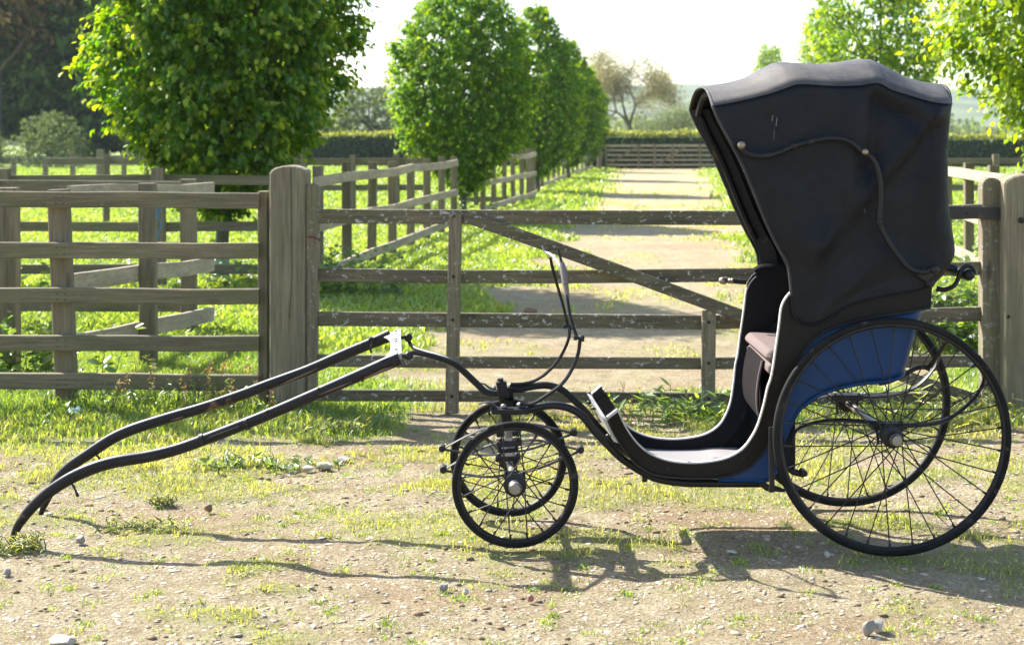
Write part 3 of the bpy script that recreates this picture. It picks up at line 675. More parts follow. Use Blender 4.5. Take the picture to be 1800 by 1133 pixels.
for px in (98, 112):
    for (y0, y1) in ((338, 366), (427, 455), (508, 535), (590, 617), (657, 685)):
        for k in (.3, .7): m = MB(); m.lathe(P(px+4*(y0-338)/320., y0+(y1-y0)*k, D0-.02), (0, -1, 0), [(0, .0045), (.002, .004)], 6); m.build('nail', IRON, fr)
# big rounded gate post
def round_post(name, px0, px1, ytop, d, depth, label, mat, cat='gate post'):
    s = F/d; w_ = (px1-px0)/s; cx = ((px0+px1)/2-900)/s; zt = H-(ytop-HY)/s; root = empty(name, (cx, d+depth/2, 0), label, cat)
    m = MB(); prof = []; arc = w_*.22
    n = 9
    front = [(-w_/2, -.3), (-w_/2, zt-arc*1.05)]+[(math.cos(a)*w_/2*-1, zt-arc+math.sin(a)*arc) for a in np.linspace(.12, math.pi-.12, n)]+[(w_/2, zt-arc*1.05), (w_/2, -.3)]
    b = .010; cz = (zt-.3)/2
    sh = lambda k: [((x*(1-2*k/w_)), z if z < 0 else z-k*.7) for x, z in front]
    rows = [(d, sh(b)), (d+b, front), (d+depth-b, front), (d+depth, sh(b))]; V = []; Fc = []; q = len(front)
    for y, pr in rows: V += [(cx+x, y, z) for x, z in pr]
    for i_ in range(3): Fc += [(i_*q+k, i_*q+(k+1) % q, (i_+1)*q+(k+1) % q, (i_+1)*q+k) for k in range(q)]
    Fc += [tuple(range(q))[::-1], tuple(range(3*q, 4*q))]; m.add(V, Fc); m.build('post_timber', mat, root); return root
gp = round_post('gate_post', 473, 539, 291, 8.62, .20, 'broad square post with a rounded top at the left end of the gate', PV)
m = MB(); m.tube([P(511, 296, 8.615), P(513, 480, 8.615), P(509, 560, 8.615)], .0016, 4); m.build('crack', LINING, gp)
gq = round_post('gate_post', 1766, 1850, 306, 8.50, .20, 'broad post with a rounded top cut off by the right edge', PV)
m = MB(); m.lathe(P(1795, 387, 8.50), (0, -1, 0), [(0, .018), (.01, .018), (.018, .008)], 10); m.build('bolt', IRON, gq)
m = MB(); m.lathe(P(1772, 556, 8.50), (0, -1, 0), [(0, .010), (.01, .010), (.014, .004)], 10); m.build('bolt', IRON, gq)
# field gate
DG = 8.62
ga = empty('field_gate', ((1150-900)*DG/F, DG, 0), 'wide mossy five-bar field gate with a diagonal brace behind the carriage', 'gate')
def strip(pts, y0s, th, d, mat, nm):
    m = MB(); V = []; 
    pts3 = [P(x, y, d) for x, y in pts]; m.beam(pts3, th, y0s*d/F, bev=.004); return m.build(nm, mat, ga)
strip([(559, 380), (800, 381), (1290, 383), (1500, 380), (1728, 371)], 25, .045, DG, GH, 'rail')
strip([(555, 483), (790, 486), (1000, 486), (1300, 483), (1728, 471)], 23.5, .030, DG+.02, GH, 'rail')
strip([(556, 560), (790, 562), (1240, 566), (1500, 558), (1728, 551)], 25, .030, DG+.02, GH, 'rail')
strip([(556, 633), (790, 636), (1240, 638), (1500, 636), (1728, 634)], 21, .030, DG+.02, GH, 'rail')
strip([(556, 694), (790, 695), (1240, 700), (1500, 700), (1728, 700)], 20, .030, DG+.02, GH, 'rail')
strip([(818, 380), (960, 430), (1100, 480), (1200, 517), (1320, 561), (1460, 612), (1620, 672), (1720, 704)], 22, .025, DG-.035, GH, 'brace')
def vboard(x0t, x1t, yt, x0b, x1b, yb, d, th, mat, nm, par=None, rnd=False):
    s = d/F; V = []; 
    if rnd:
        c = (x0t+x1t)/2; r_ = (x1t-x0t)/2; top = [(c-math.cos(a)*r_, yt+r_*.8-math.sin(a)*r_*.8) for a in np.linspace(0, math.pi, 9)]
    else: top = [(x0t, yt), (x1t, yt)]
    ring = [(x0b, yb)]+top+[(x1b, yb)]; q = len(ring)
    m = MB(); V = [P(x, y, d) for x, y in ring]+[P(x, y, d)+Vector((0, th, 0)) for x, y in ring]
    Fc = [tuple(range(q))[::-1], tuple(range(q, 2*q))]+[(k, (k+1) % q, q+(k+1) % q, q+k) for k in range(q)]
    m.add(V, Fc); o = m.build(nm, mat, par or ga)
    bv = o.modifiers.new('bevel', 'BEVEL'); bv.width = .004; bv.segments = 1; return o
vboard(789, 812, 376, 782, 806, 727, DG-.035, .03, GV, 'stile')
vboard(1234, 1259, 545, 1233, 1257, 728, DG-.035, .03, GV, 'stile')
vboard(539, 561, 322, 540, 556, 700, DG-.01, .07, GV, 'stile', rnd=True)
vboard(1727, 1761, 312, 1728, 1757, 716, DG-.03, .09, GV, 'stile', rnd=True)
for px, lst in ((798, (380, 486, 562, 636, 696)), (1246, (566, 638, 700))):
    for y in lst:
        m = MB(); m.lathe(P(px-(y-380)*.012 if px < 900 else px, y, DG-.052), (0, -1, 0), [(0, .010), (.004, .009), (.007, .003)], 8); m.build('bolt', IRON, ga)
m = MB(); m.box(P(1712, 374, DG-.045), (.33, .008, .070), Matrix.Rotation(math.radians(1.5), 3, 'Y'), .002); 
for x in (1640, 1700, 1745): m.lathe(P(x, 374, DG-.048), (0, -1, 0), [(0, .011), (.006, .011), (.01, .004)], 8)
m.build('hinge_strap', paint_mat('rusty_black_iron', (.025, .022, .02), .6, (.14, .06, .03), .8, .2, .2), ga)
m = MB(); m.tube([P(541, 416, 8.60), P(552, 417, 8.58), P(560, 420, 8.58), P(563, 424, 8.58)], .006, 6, 3); m.build('latch', paint_mat('rust', (.10, .035, .02), .8, (.2, .08, .04), .6, .2), ga)
# inner fences on the left
GF = 'paddock fences behind the gate'
f1 = empty('paddock_fence', (-2.7, 9.3, 0), 'three-rail side fence running back from the front fence to a corner post', 'fence', GF)
q0, q1 = Vector((-2.83, 9.25)), Vector((-2.56, 12.0))
for k, (z0, z1) in enumerate(((1.245, 1.165), (.685, .565), (.30, .165))):
    m = MB(); jrail(m, q0+Vector((.06, 0)), q1+Vector((.13, 0)), z0, .115, 4, .035, .006, 50+k, z1); m.build('rail', WY, f1)
for x0, x1, yt, yb, d, dep in ((245, 274, 322, 645, 10.4, .09), (318, 344, 315, 592, 12.0, .10), (-20, 31, 330, 640, 9.9, .12)):
    s = F/d; m = MB(); m.beam([P((x0+x1)/2+2, yb+20, d), P((x0+x1)/2, yt, d)], (x1-x0)/s, dep, up=(0, 1, 0), bev=.007); m.build('post', WV, f1)
fence('paddock_fence', 'cross fence of the near pen, its top rail just above the front fence', (-6.6, 12.25), (-2.66, 12.15), (1.185, .68, .20), (.6, 2.3), GF, .10, seed=3)
fence('paddock_fence', 'second cross fence of the pen, behind the trunk-side posts and under the big tree', (-8.6, 15.3), (-2.15, 15.35), (1.15, .665, .215), (1.7, 3.32, 4.95), GF, .10, seed=4, pw=.13)
fence('paddock_fence', 'long receding three-rail fence starting behind the gate at the left', (-2.10, 15.3), (-.99, 25.1), (1.145, .665, .175), [.4+1.36*k for k in range(8)], GF, .11, mat_r=WY, seed=5, side=1, amp=.012)
fence('paddock_fence', 'receding fence section between the round-topped and the pointed tree', (-.60, 29.5), (.54, 37.2), (1.145, .665, .175), [.1, 1.5, 2.9, 4.3, 5.7, 6.8, 7.6], GF, .11, mat_r=WY, seed=6, side=1, amp=.012)
fence('paddock_fence', 'receding fence section left of the fourth avenue tree', (.90, 44.5), (2.2, 57), (1.145, .665, .175), [.1, 2.4, 4.7, 7, 9.3, 11.5, 12.4], GF, .11, mat_r=WY, seed=7, side=1, amp=.012)
fence('paddock_fence', 'last short receding fence section before the far gate', (2.45, 60), (3.75, 69.6), (1.145, .665, .175), [.1, 2.2, 4.3, 6.4, 9.5], GF, .11, mat_r=WY, seed=8, side=1, amp=.012)
fence('paddock_fence', 'cross fence running behind the first receding fence, level with the round-topped tree', (-8.5, 27), (-1.6, 27), (1.15, .665), [1.1, 2.9, 4.7, 5.6, 6.4], GF, .11, seed=9)
fence('paddock_fence', 'far cross rails seen through the gap under the round-topped tree', (-1.2, 33), (.0, 33), (.62, .2), [.4], GF, .11, seed=19, ptop=.8)
# right hand side
fence('paddock_fence', 'sunlit white-edged fence running back from the right gate post', (4.62, 11.6), (6.1, 22), (1.15, .66, .18), [1.2, 2.9, 4.6, 6.3, 8, 9.7], 'fences on the right of the track', .12, mat_r=WY, seed=10, side=-1, amp=.004)
fence('paddock_fence', 'level cross fence behind the right gate post below the yellow-green tree', (6.6, 27.2), (12, 27), (1.15, .66, .2), [.5, 2.3, 4.1], 'fences on the right of the track', .11, seed=11)
fence('paddock_fence', 'short low fence piece seen through the large wheel', (2.95, 11.2), (4.6, 11.5), (.33, .10), [.1, 1.5], 'fences on the right of the track', .12, seed=12, ptop=.42)
# far gate
fg = empty('field_gate', (6.5, 70, 0), 'distant five-bar gate in front of the hedge at the end of the track', 'gate')
for z in (1.17, .95, .72, .49, .26):
    m = MB(); jrail(m, (4.45, 70), (12.5, 70), z, .075 if z < 1.1 else .11, 4, .04, .004, int(z*100)); m.build('rail', WY, fg)
for x in (4.45, 6.0, 6.75, 7.6, 8.9, 10.4, 12.4): m = MB(); post(m, x, 69.96, 1.22, .10, .06, zb=.05); m.build('stile', WV, fg)
m = MB(); m.beam([(4.6, 69.93, .3), (5.9, 69.93, 1.1)], .03, .09); m.build('brace', WV, fg)
m = MB(); m.beam([(6.9, 69.93, .3), (8.2, 69.93, 1.1)], .03, .09); m.build('brace', WV, fg)
m = MB(); post(m, 4.15, 70, 1.42, .22, .2); o = m.build('gate_post', WV, origin=(4.15, 70, 0)); setp(o, 'thick distant post at the left end of the far gate', 'gate post')
# wire fence far left
wf = empty('wire_fence', (-13, 39, 0), 'post and wire fence in front of the dark wood at far left', 'fence')
for px in (-30, 24, 80, 128, 176, 218, 258, 300, 345):
    d = 39+(px-130)*.012; m = MB(); wd_ = .19 if px == 176 else .125; p = P(px, 240, d); post(m, p.x, d, 1.19-(.12 if px < 90 else 0)+(.07 if px == 176 else 0), wd_, .1); m.build('post', PV, wf)
WIRE = paint_mat('galvanised_wire', (.30, .31, .31), .5, None, 0, .1, .5)
for z in (1.05, .85, .66, .48): m = MB(); m.tube([P(-40, 240, 36.9)+Vector((0, 0, z-1.6)), P(350, 240, 41.6)+Vector((0, 0, z-1.6))], .007, 4); m.build('wire', WIRE, wf)
# tree guard, twine, rag
m = MB(); gmm = paint_mat('plastic_mesh', (.20, .30, .24), .6, (.10, .16, .12), .6, .2)
m.lathe((-3.2, 16.3, -.02), (0, 0, 1), [(0, .085), (.02, .09), (.34, .085), (.345, .080)], 16)
o = m.build('tree_guard', gmm, origin=(-3.2, 16.3, 0), smooth=True); setp(o, 'green plastic mesh guard round the foot of the big tree', 'tree guard')
m = MB(); bl = paint_mat('blue_twine', (.04, .20, .30), .7, None, 0, .1)
m.tube([P(278, 366, 10.33), P(275, 378, 10.31), P(281, 388, 10.31), P(283, 398, 10.31), P(278, 410, 10.31), P(276, 421, 10.31)], .0045, 5, 4)
m.tube([P(282, 368, 10.33), P(279, 377, 10.30), P(276, 384, 10.30)], .004, 5, 3)
o = m.build('twine', bl, origin=tuple(P(278, 390, 10.32))); setp(o, 'loose end of blue baler twine hanging on a fence post', 'twine')

# ------------------------------------------------------------------ weeds
def weed(name, px, py, n, hgt, spread, lsz, label, seed, mat=None, seeds=0, cat='plant', narrow=.45, d=None):
    mat = mat or (DRYG if name == 'grass_clump' else WEEDM); d = d or F*H/(py-HY); p = P(px, py, d); p.z = 0; r = np.random.RandomState(seed); root = empty(name, tuple(p), label, cat)
    m = MB(); C = []; A = []; Nn = []; L = []; SC = []
    for k in range(n):
        b0 = p+Vector((r.normal(0, spread*.5), r.normal(0, spread*.25), -.01)); hh = hgt*r.uniform(.5, 1.1)
        tip = b0+Vector((r.normal(0, hh*.22), r.normal(0, hh*.15), hh)); mid = b0.lerp(tip, .5)+Vector((r.normal(0, .02), 0, 0))
        m.tube([b0, mid, tip], [.0035, .003, .0015], 4)
        for j in range(int(4+hh/lsz*1.6)):
            u = r.uniform(.12, 1); q = b0.lerp(tip, u); a = r.uniform(0, 6.28); C.append(q[:]); A.append((math.cos(a), math.sin(a), r.uniform(-.2, .8))); Nn.append((r.normal(0, .3), r.normal(0, .3)-.2, 1)); L.append(lsz*r.uniform(.5, 1.1)*(1.2-.5*u))
        if k < seeds:
            for j in range(26): SC.append((tip+Vector((r.normal(0, .012), r.normal(0, .012), r.uniform(-.10, .02))))[:])
    m.build('stem', WEEDM2, root, recalc=False)['kind'] = 'stuff'
    n_ = len(C); V, Fc, yg = leafmesh(np.array(C), np.array(A), np.array(Nn), np.array(L), np.array(L)*narrow, np.clip(r.normal(.4, .25, n_), 0, 1))
    mesh_np('foliage', V, Fc, mat, root, attrs={'young': yg})
    if SC:
        SC = np.array(SC); k = len(SC); V, Fc, yg = leafmesh(SC, rvec(k, r), rvec(k, r), .014, .012, r.rand(k), hexa=False); mesh_np('seed_head', V, Fc, SEEDM, root, attrs={'young': yg})['kind'] = 'stuff'
    return root
WEEDM2 = paint_mat('weed_stem', (.12, .16, .05), .8, None, 0, .2)
weed('nettle_patch', 30, 645, 34, .42, .55, .10, 'leafy green nettle patch behind the front fence at the left edge', 1, d=9.6, narrow=.6)
weed('nettle_patch', 610, 470, 70, .50, .75, .10, 'tall leafy nettles at the start of the receding fence beyond the gate', 2, d=14.6, narrow=.6)
weed('nettle_patch', 230, 470, 60, .42, 2.2, .11, 'row of leafy weeds under the middle rail of the pen', 3, d=15.9, narrow=.6)
weed('nettle_patch', 770, 380, 50, .6, .9, .12, 'green undergrowth below the round-topped tree', 4, d=26, narrow=.6)
weed('nettle_patch', 1695, 460, 60, .75, .7, .11, 'leafy undergrowth behind the gate beside the right gate post', 5, d=11, narrow=.6)
weed('weed_clump', 335, 722, 46, .24, .55, .05, 'tangle of weeds with reddish seed heads at the foot of the left fence', 6, seeds=22, narrow=.3)
weed('weed_clump', 225, 712, 30, .16, .6, .06, 'low bright weeds below the bottom rail left of the seeding tangle', 7, narrow=.3)
weed('weed_clump', 385, 705, 20, .26, .25, .05, 'taller seeding weeds just left of the big gate post', 16, seeds=14, narrow=.25)
weed('dandelion_clump', 1150, 738, 34, .17, .42, .12, 'clump of long-leaved weeds under the gate in front of its short stile', 8, narrow=.2)
weed('dandelion_clump', 1205, 735, 22, .14, .4, .12, 'second clump of long-leaved weeds right beside the short stile', 9, narrow=.2)
weed('dandelion_clump', 1090, 715, 12, .12, .3, .04, 'few thin weeds with pink seed heads behind the dashboard', 18, seeds=8, narrow=.3)
weed('grass_clump', 1680, 745, 40, .20, .55, .11, 'leafy grass clump seen behind the rim of the large wheel', 10, narrow=.16)
weed('grass_clump', 562, 760, 22, .08, .22, .07, 'small rosette of grass blades below the near end of the gate', 11, narrow=.14)
weed('grass_clump', 287, 884, 26, .05, .05, .045, 'single spiky tuft in the dirt between the shafts', 12, narrow=.13)
weed('grass_clump', 30, 965, 50, .07, .12, .06, 'long grass tuft round the tip of the near shaft', 13, narrow=.12)
weed('grass_clump', 245, 925, 40, .04, .16, .04, 'dark green low tuft right of the near shaft curve', 14, narrow=.16)
weed('weed_clump', 440, 820, 40, .06, .3, .05, 'low leafy weeds under the middle of the near shaft', 15, narrow=.4)
# crumpled litter
r = np.random.RandomState(4); V = []; Fc = []; n = 9; p = P(130, 728, 8.55)
for j in range(n):
    for i in range(n): V.append((p.x+(i-4)*.013+r.normal(0, .003), p.y+(j-4)*.010, max(.012, .028+r.normal(0, .012)-.0012*((i-4)**2+(j-4)**2))))
for j in range(n-1):
    for i in range(n-1): Fc.append((j*n+i, j*n+i+1, (j+1)*n+i+1, (j+1)*n+i))
o = mesh_np('plastic_scrap', V, Fc, paint_mat('pale_plastic', (.5, .6, .6), .5, None, 0, .2), origin=(p.x, p.y, 0)); setp(o, 'crumpled pale plastic scrap in the grass under the left fence', 'litter')
sd = o.modifiers.new('thickness', 'SOLIDIFY'); sd.thickness = .001

# ------------------------------------------------------------------ the carriage
CAR = empty('hooded_carriage', (.7, 6.0, 0), 'old black and blue four-wheeled hooded carriage with long shafts resting on the ground', 'carriage')
RN, RF, FN, FF, SN, SF, TN, TF = 5.64, 6.40, 5.754, 6.23, 5.82, 6.26, 5.84, 6.25
def tpart(nm, pts, d, rad, mat=IRON, n=8, sm=4, parent=CAR, flat=None):
    m = MB(); ds = d if isinstance(d, (list, tuple)) else [d]*len(pts)
    m.tube([P(x, y, q) for (x, y), q in zip(pts, ds)], rad, n, sm, flat=flat); return m.build(nm, mat, parent, True)
# wheels
def torus(cR, mr, mz, n=96, k=10, sq=1.0, cy=0):
    V = []; Fc = []
    for i in range(n):
        a = 2*math.pi*i/n
        for j in range(k):
            b_ = 2*math.pi*j/k; rr_ = cR+mr*math.cos(b_); V.append((rr_*math.cos(a), cy+mz*math.sin(b_), rr_*math.sin(a)))
    for i in range(n):
        for j in range(k): Fc.append((i*k+j, ((i+1) % n)*k+j, ((i+1) % n)*k+(j+1) % k, i*k+(j+1) % k))
    return V, Fc
SPM = {}
def wheel(name, c, Rr, nsp, phase, far=False, hubr=.024, tyre_w=.016, tag=''):
    key = name; sgn = 1 if far else -1
    if key not in SPM:
        m = MB(); m.add(*torus(Rr-1.8*tyre_w, .0095, .012)); rim = m.build(name, IRON, None, True)
        m = MB(); m.add(*torus(Rr-tyre_w*.95, tyre_w*.95, tyre_w)); ty = m.build('tyre', RUBBER, rim, True)
        m = MB(); q = .045
        m.lathe((0, 0, 0), (0, 1, 0), [(-q-.032, .004), (-q-.030, .018*hubr/.024), (-q-.012, hubr*.86), (-q-.006, hubr), (-q+.004, hubr*1.02), (-q+.008, hubr*.7), (-.018, hubr*.8), (-.012, hubr*1.6), (-.006, hubr*1.6), (0, hubr*.9), (.03, hubr*.9), (.036, hubr*1.5), (.043, hubr*1.5), (.055, hubr*.8)], 24)
        hb = m.build('hub', IRON, rim, True)
        m = MB(); m.lathe((0, 0, 0), (0, 1, 0), [(-q-.0335, .003), (-q-.032, hubr*.72), (-q-.022, hubr*.80), (-q-.012, hubr*.90), (-q-.011, hubr*.6)], 20); cp = m.build('hub_cap', STEEL, rim, True)
        sp = []
        for pair in (0, 1):
            a0 = math.radians(55 if pair else -55); h_ = hubr*1.45; y0 = -.009 if pair else .039
            m = MB(); m.tube([(h_*math.sin(a0), y0, -h_*math.cos(a0)), (0, .0, -(Rr-.034))], .0025, 6, cap=False); m.lathe((0, 0, -(Rr-.037)), (0, 0, 1), [(0, .005), (.012, .0045), (.016, .003)], 6)
            s0 = m.build('spoke', IRON, None, True); sp.append(s0)
        for i in range(nsp):
            o = sp[i % 2] if i < 2 else sp[i % 2].copy()
            if i >= 2: COL.objects.link(o)
            o.parent = rim; o.rotation_euler = (0, phase+2*math.pi*i/nsp, 0)
        SPM[key] = rim; root = rim
    else:
        src = SPM[key]; root = src.copy(); COL.objects.link(root)
        for ch in [x for x in bpy.data.objects if x.parent == src]:
            k2 = ch.copy(); COL.objects.link(k2); k2.parent = root
    root.parent = CAR; root.location = Vector(c)-CAR.location
    if far: root.rotation_euler = (0, 0, math.pi)
    return root
cRn = P(1568, 767, RN); cRn.z = .456; cRf = Vector((cRn.x-.006, RF, .456))
wheel('rear_wheel', cRn, .456, 30, 0.02, hubr=.026); wheel('rear_wheel', cRf, .456, 30, 0, True)
cFn = P(905.5, 852, FN); cFn.z = .247; cFf = P(894, 803, FF); cFf.z = .247
wheel('front_wheel', cFn, .247, 20, .09, hubr=.028, tyre_w=.0145); wheel('front_wheel', cFf, .247, 20, 0, True)
m = MB(); m.tube([cRn+Vector((0, .04, 0)), cRf-Vector((0, .04, 0))], .015, 10); m.build('axle', STEEL, CAR, True)
m = MB(); m.tube([cFn+Vector((0, .04, 0)), cFf-Vector((0, .04, 0))], .014, 10); m.build('axle', STEEL, CAR, True)
# shafts
nsh = [(19, 956), (24, 941), (34, 920), (54, 894), (84, 866), (124, 840), (167, 821), (208, 810), (258, 802), (308, 790), (354, 774), (417, 750), (479, 725), (542, 698), (604, 671), (667, 644), (703, 629)]
nr = [.008, .013, .018, .0215, .0235, .0245, .0245, .024, .0235, .023, .023, .023, .023, .0235, .024, .0265, .028]
s_n = tpart('shaft', nsh, SN, nr, SHAFT, 12, 4, flat=(.8, 1))
fsh = [(70, 908), (76, 892), (88, 866), (101, 842), (124, 819), (158, 796), (196, 771), (233, 754), (292, 735), (354, 717), (417, 696), (479, 673), (542, 650), (604, 623), (650, 604), (686, 589)]
s_f = tpart('shaft', fsh, SF, [.008]+nr[1:15]+[.028], SHAFT, 12, 4, flat=(.8, 1))
tpart('shaft_iron', [(367, 771), (371, 768), (395, 759), (417, 751), (421, 749)], SN-.022, .0042, IRON, 6, 2, s_n)
for pts in (((352, 761), (358, 784)), ((430, 733), (438, 755))):
    m = MB(); a = P(*pts[0], SN); b_ = P(*pts[1], SN); c0 = (a+b_)/2; dirv = Vector((b_.z-a.z, 0, a.x-b_.x)).normalized()
    m.lathe(c0-dirv*.008, dirv if dirv.length else (1, 0, 0), [(0, .024), (0, .0255), (.016, .0255), (.016, .024)], 16); m.build('band', IRON, s_n, True)
m = MB(); m.tube([P(127, 850, SN-.01), P(133, 862, SN-.015), P(137, 872, SN-.015)], [.005, .004, .007], 6); m.build('peg', IRON, s_n, True)
m = MB(); m.tube([P(170, 800, SF-.01), P(174, 804, SF-.015), P(177, 809, SF-.015)], [.005, .004, .006], 6); m.build('peg', IRON, s_f, True)
m = MB(); m.tube([P(652, 593, SF-.03), P(655, 602, SF-.035), P(651, 612, SF-.03), P(653, 620, SF-.03)], .0045, 6, 3); m.box(P(654, 595, SF-.02), (.028, .03, .012), None, .002); m.build('buckle', IRON, s_f, True)
for (x, y), s_, d_ in (((637, 668), s_n, SN), ((693, 641), s_n, SN), ((634, 606), s_f, SF), ((470, 722), s_n, SN), ((560, 683), s_n, SN)):
    m = MB(); m.lathe(P(x, y, d_-.018), (0, -1, 0), [(0, .006), (.004, .006), (.007, .003)], 8); m.build('bolt', IRON, s_, True)
RAW = paint_mat('scraped_wood', (.13, .075, .045), .8, (.05, .03, .02), .8, .2, wscale=30)
def scrape(par, pts, d_, hh):
    a = [P(x, y, d_) for x, y in pts]; m = MB(); n = len(a); A = []; B = []
    for i, p in enumerate(a):
        k = hh*math.sin(math.pi*(i+.25)/(n-.5))*random.uniform(.6, 1.1); A.append(p+Vector((0, 0, k))); B.append(p-Vector((0, 0, k)))
    m.sheet(A, B, .003, (0, 1, 0)); m.build('scrape', RAW, par)
scrape(s_f, [(492, 676), (506, 670), (520, 664), (534, 658), (548, 652), (560, 646)], SF-.0205, .006)
scrape(s_n, [(560, 694), (580, 686), (600, 678), (618, 671)], SN-.0205, .004)
scrape(s_f, [(300, 738), (312, 735), (322, 732)], SF-.0205, .004)
scrape(s_n, [(640, 664), (655, 659), (672, 651), (690, 644)], SN-.0225, .007)
rx_n, rx_f = P(706, 630, SN), P(704, 589, SF)
V = []; us = np.linspace(-.035, 1.035, 17)
for u in us:
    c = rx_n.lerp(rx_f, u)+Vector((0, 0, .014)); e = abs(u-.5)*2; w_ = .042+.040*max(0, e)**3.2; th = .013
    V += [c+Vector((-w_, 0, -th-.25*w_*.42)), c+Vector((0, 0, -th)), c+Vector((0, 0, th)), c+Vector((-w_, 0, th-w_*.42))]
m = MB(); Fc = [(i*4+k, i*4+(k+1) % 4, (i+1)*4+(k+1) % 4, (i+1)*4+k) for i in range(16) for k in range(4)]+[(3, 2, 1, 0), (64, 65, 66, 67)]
m.add(V, Fc); cbo = m.build('crossbar', GLAREBAR, CAR); bv = cbo.modifiers.new('bevel', 'BEVEL'); bv.width = .005; bv.segments = 2
for u in (.1, .45, .55, .9):
    m = MB(); m.lathe(rx_n.lerp(rx_f, u)+Vector((-.02, 0, .024)), (-.4, 0, 1), [(0, .007), (.004, .006), (.006, .002)], 8); m.build('bolt', IRON, cbo, True)
# ball joints and drawbar
for (x, y), d_ in (((718, 625), SN), ((717, 593), SF)):
    m = MB(); c = P(x, y, d_); m.lathe(c-Vector((.035, 0, 0)), (1, 0, 0), [(0, .007), (.02, .007), (.022, .012), (.030, .018), (.040, .0185), (.050, .012), (.054, .004)], 14); m.build('ball_joint', IRON, CAR, True)
tpart('drawbar', [(719, 624), (726, 620), (754, 624), (786, 634), (803, 642), (819, 656), (837, 673), (852, 687), (866, 691), (879, 691)], [SN, SN+.01, 5.88, 5.95, 5.99, 6.02, 6.04, 6.05, 6.05, 6.05], [.008, .0095, .011, .013, .014, .014, .014, .014, .013, .013])
tpart('drawbar', [(717, 592), (721, 604), (730, 612), (754, 620), (781, 629), (799, 638), (812, 648)], [SF, SF, 6.2, 6.14, 6.06, 6.02, 6.02], [.007, .008, .009, .010, .011, .011, .011])
# frame tubes
ft = [(863, 716), (876, 721), (900, 722), (928, 720), (952, 714), (977, 712), (1003, 718), (1024, 731), (1044, 756), (1067, 780), (1089, 802), (1111, 818), (1133, 831), (1156, 841), (1200, 848), (1260, 849), (1340, 849)]
tpart('frame_tube', ft, TN, [.010, .014]+[.0155]*15, BLACK, 10, 5)
ft2 = [(872, 688), (884, 687), (897, 684), (919, 682), (941, 678), (963, 677), (986, 684), (1008, 702), (1030, 724), (1048, 746), (1070, 769), (1093, 789), (1118, 804), (1150, 812), (1200, 815), (1300, 815)]
tpart('frame_tube', ft2, TF, [.010, .014]+[.0155]*14, BLACK, 10, 5)
tpart('plate_horn', [(842, 710), (852, 707), (863, 708), (872, 716), (884, 720)], TN, [.003, .006, .009, .011, .012], IRON, 8, 3, flat=(1.6, .6))
tpart('plate_horn', [(844, 673), (852, 675), (860, 681), (872, 685)], TF, [.004, .006, .008, .010], IRON, 8, 3, flat=(1.6, .6))
m = MB(); a = P(895, 721, TN); b_ = P(893, 684, TF); m.beam([a+Vector((0, -.02, 0)), b_+Vector((0, .02, 0))], .040, .020, bev=.003); m.build('cross_plate', MATT, CAR)
m = MB(); m.box(P(897, 722, TN-.004), (.150, .045, .020), None, .003); m.build('clamp_plate', BLACK, CAR)
m = MB(); m.box(P(905, 684, TF), (.08, .045, .022), None, .003); m.build('clamp_plate', BLACK, CAR)
for x, y, d_, r_ in ((885, 712, TN, .011), (914, 709, TN, .013), (912, 727, TN, .008), (869, 679, TF, .009), (898, 675, TF, .011)):
    m = MB(); m.lathe(P(x, y+3, d_), (0, 0, 1), [(0, r_), (.006, r_), (.011, r_*.6), (.013, .001)], 10); m.build('bolt', STEEL, CAR, True)
m = MB(); m.beam([P(892, 748, 6.04), P(888, 715, 6.04), P(884, 690, 6.04), P(881, 671, 6.04)], .042, .04, up=(0, 1, 0), bev=.006); m.build('king_post', BLACK, CAR)
m = MB(); m.lathe(P(880, 676, 6.04), (-.05, 0, 1), [(0, .019), (.014, .019), (.016, .013), (.026, .013), (.028, .004)], 10); m.build('king_bolt', IRON, CAR, True)
# front springs: two full ellipses along the carriage
def front_spring(e0, e1, d_, top, bot):
    root = tpart('front_spring', [e0, ((e0[0]*.7+e1[0]*.3), top+ (e0[1]-e1[1])*.22), ((e0[0]+e1[0])/2, top), ((e0[0]*.3+e1[0]*.7), top-(e0[1]-e1[1])*.18+3), e1], d_, .0075, IRON, 8, 5, flat=(2.0, .55))
    tpart('lower_leaf', [e0, ((e0[0]*.7+e1[0]*.3), bot+(e0[1]-e1[1])*.22-2), ((e0[0]+e1[0])/2, bot), ((e0[0]*.3+e1[0]*.7), bot-(e0[1]-e1[1])*.22-2), e1], d_, .0075, IRON, 8, 5, root, flat=(2.0, .55))
    for e in (e0, e1):
        m = MB(); m.lathe(P(*e, d_-.025), (0, 1, 0), [(0, .012), (.002, .014), (.048, .014), (.05, .012)], 12); m.build('eye', IRON, root, True)
    return root
front_spring((779, 826), (1021, 791), 5.87, 777, 832)
front_spring((777, 789), (1009, 761), 6.13, 748, 795)
for x, y, d_, w_ in ((895, 777, 5.87, .10), (893, 803, 5.95, .10), (892, 760, 6.13, .09), (905, 835, 5.86, .085), (893, 790, 6.12, .085)):
    m = MB(); m.box(P(x, y, d_), (w_, .065, .022), Matrix.Rotation(math.radians(-4), 3, 'Y'), .003)
    for sx in (-.035, .035): m.lathe(P(x, y, d_)+Vector((sx, -.02, .008)), (0, 0, 1), [(0, .008), (.010, .008), (.014, .003)], 8)
    m.build('spring_clamp', IRON, CAR)
m = MB(); m.tube([P(893, 748, 5.98), P(893, 778, 5.98)], .017, 10); m.build('spring_post', STEEL, CAR, True)
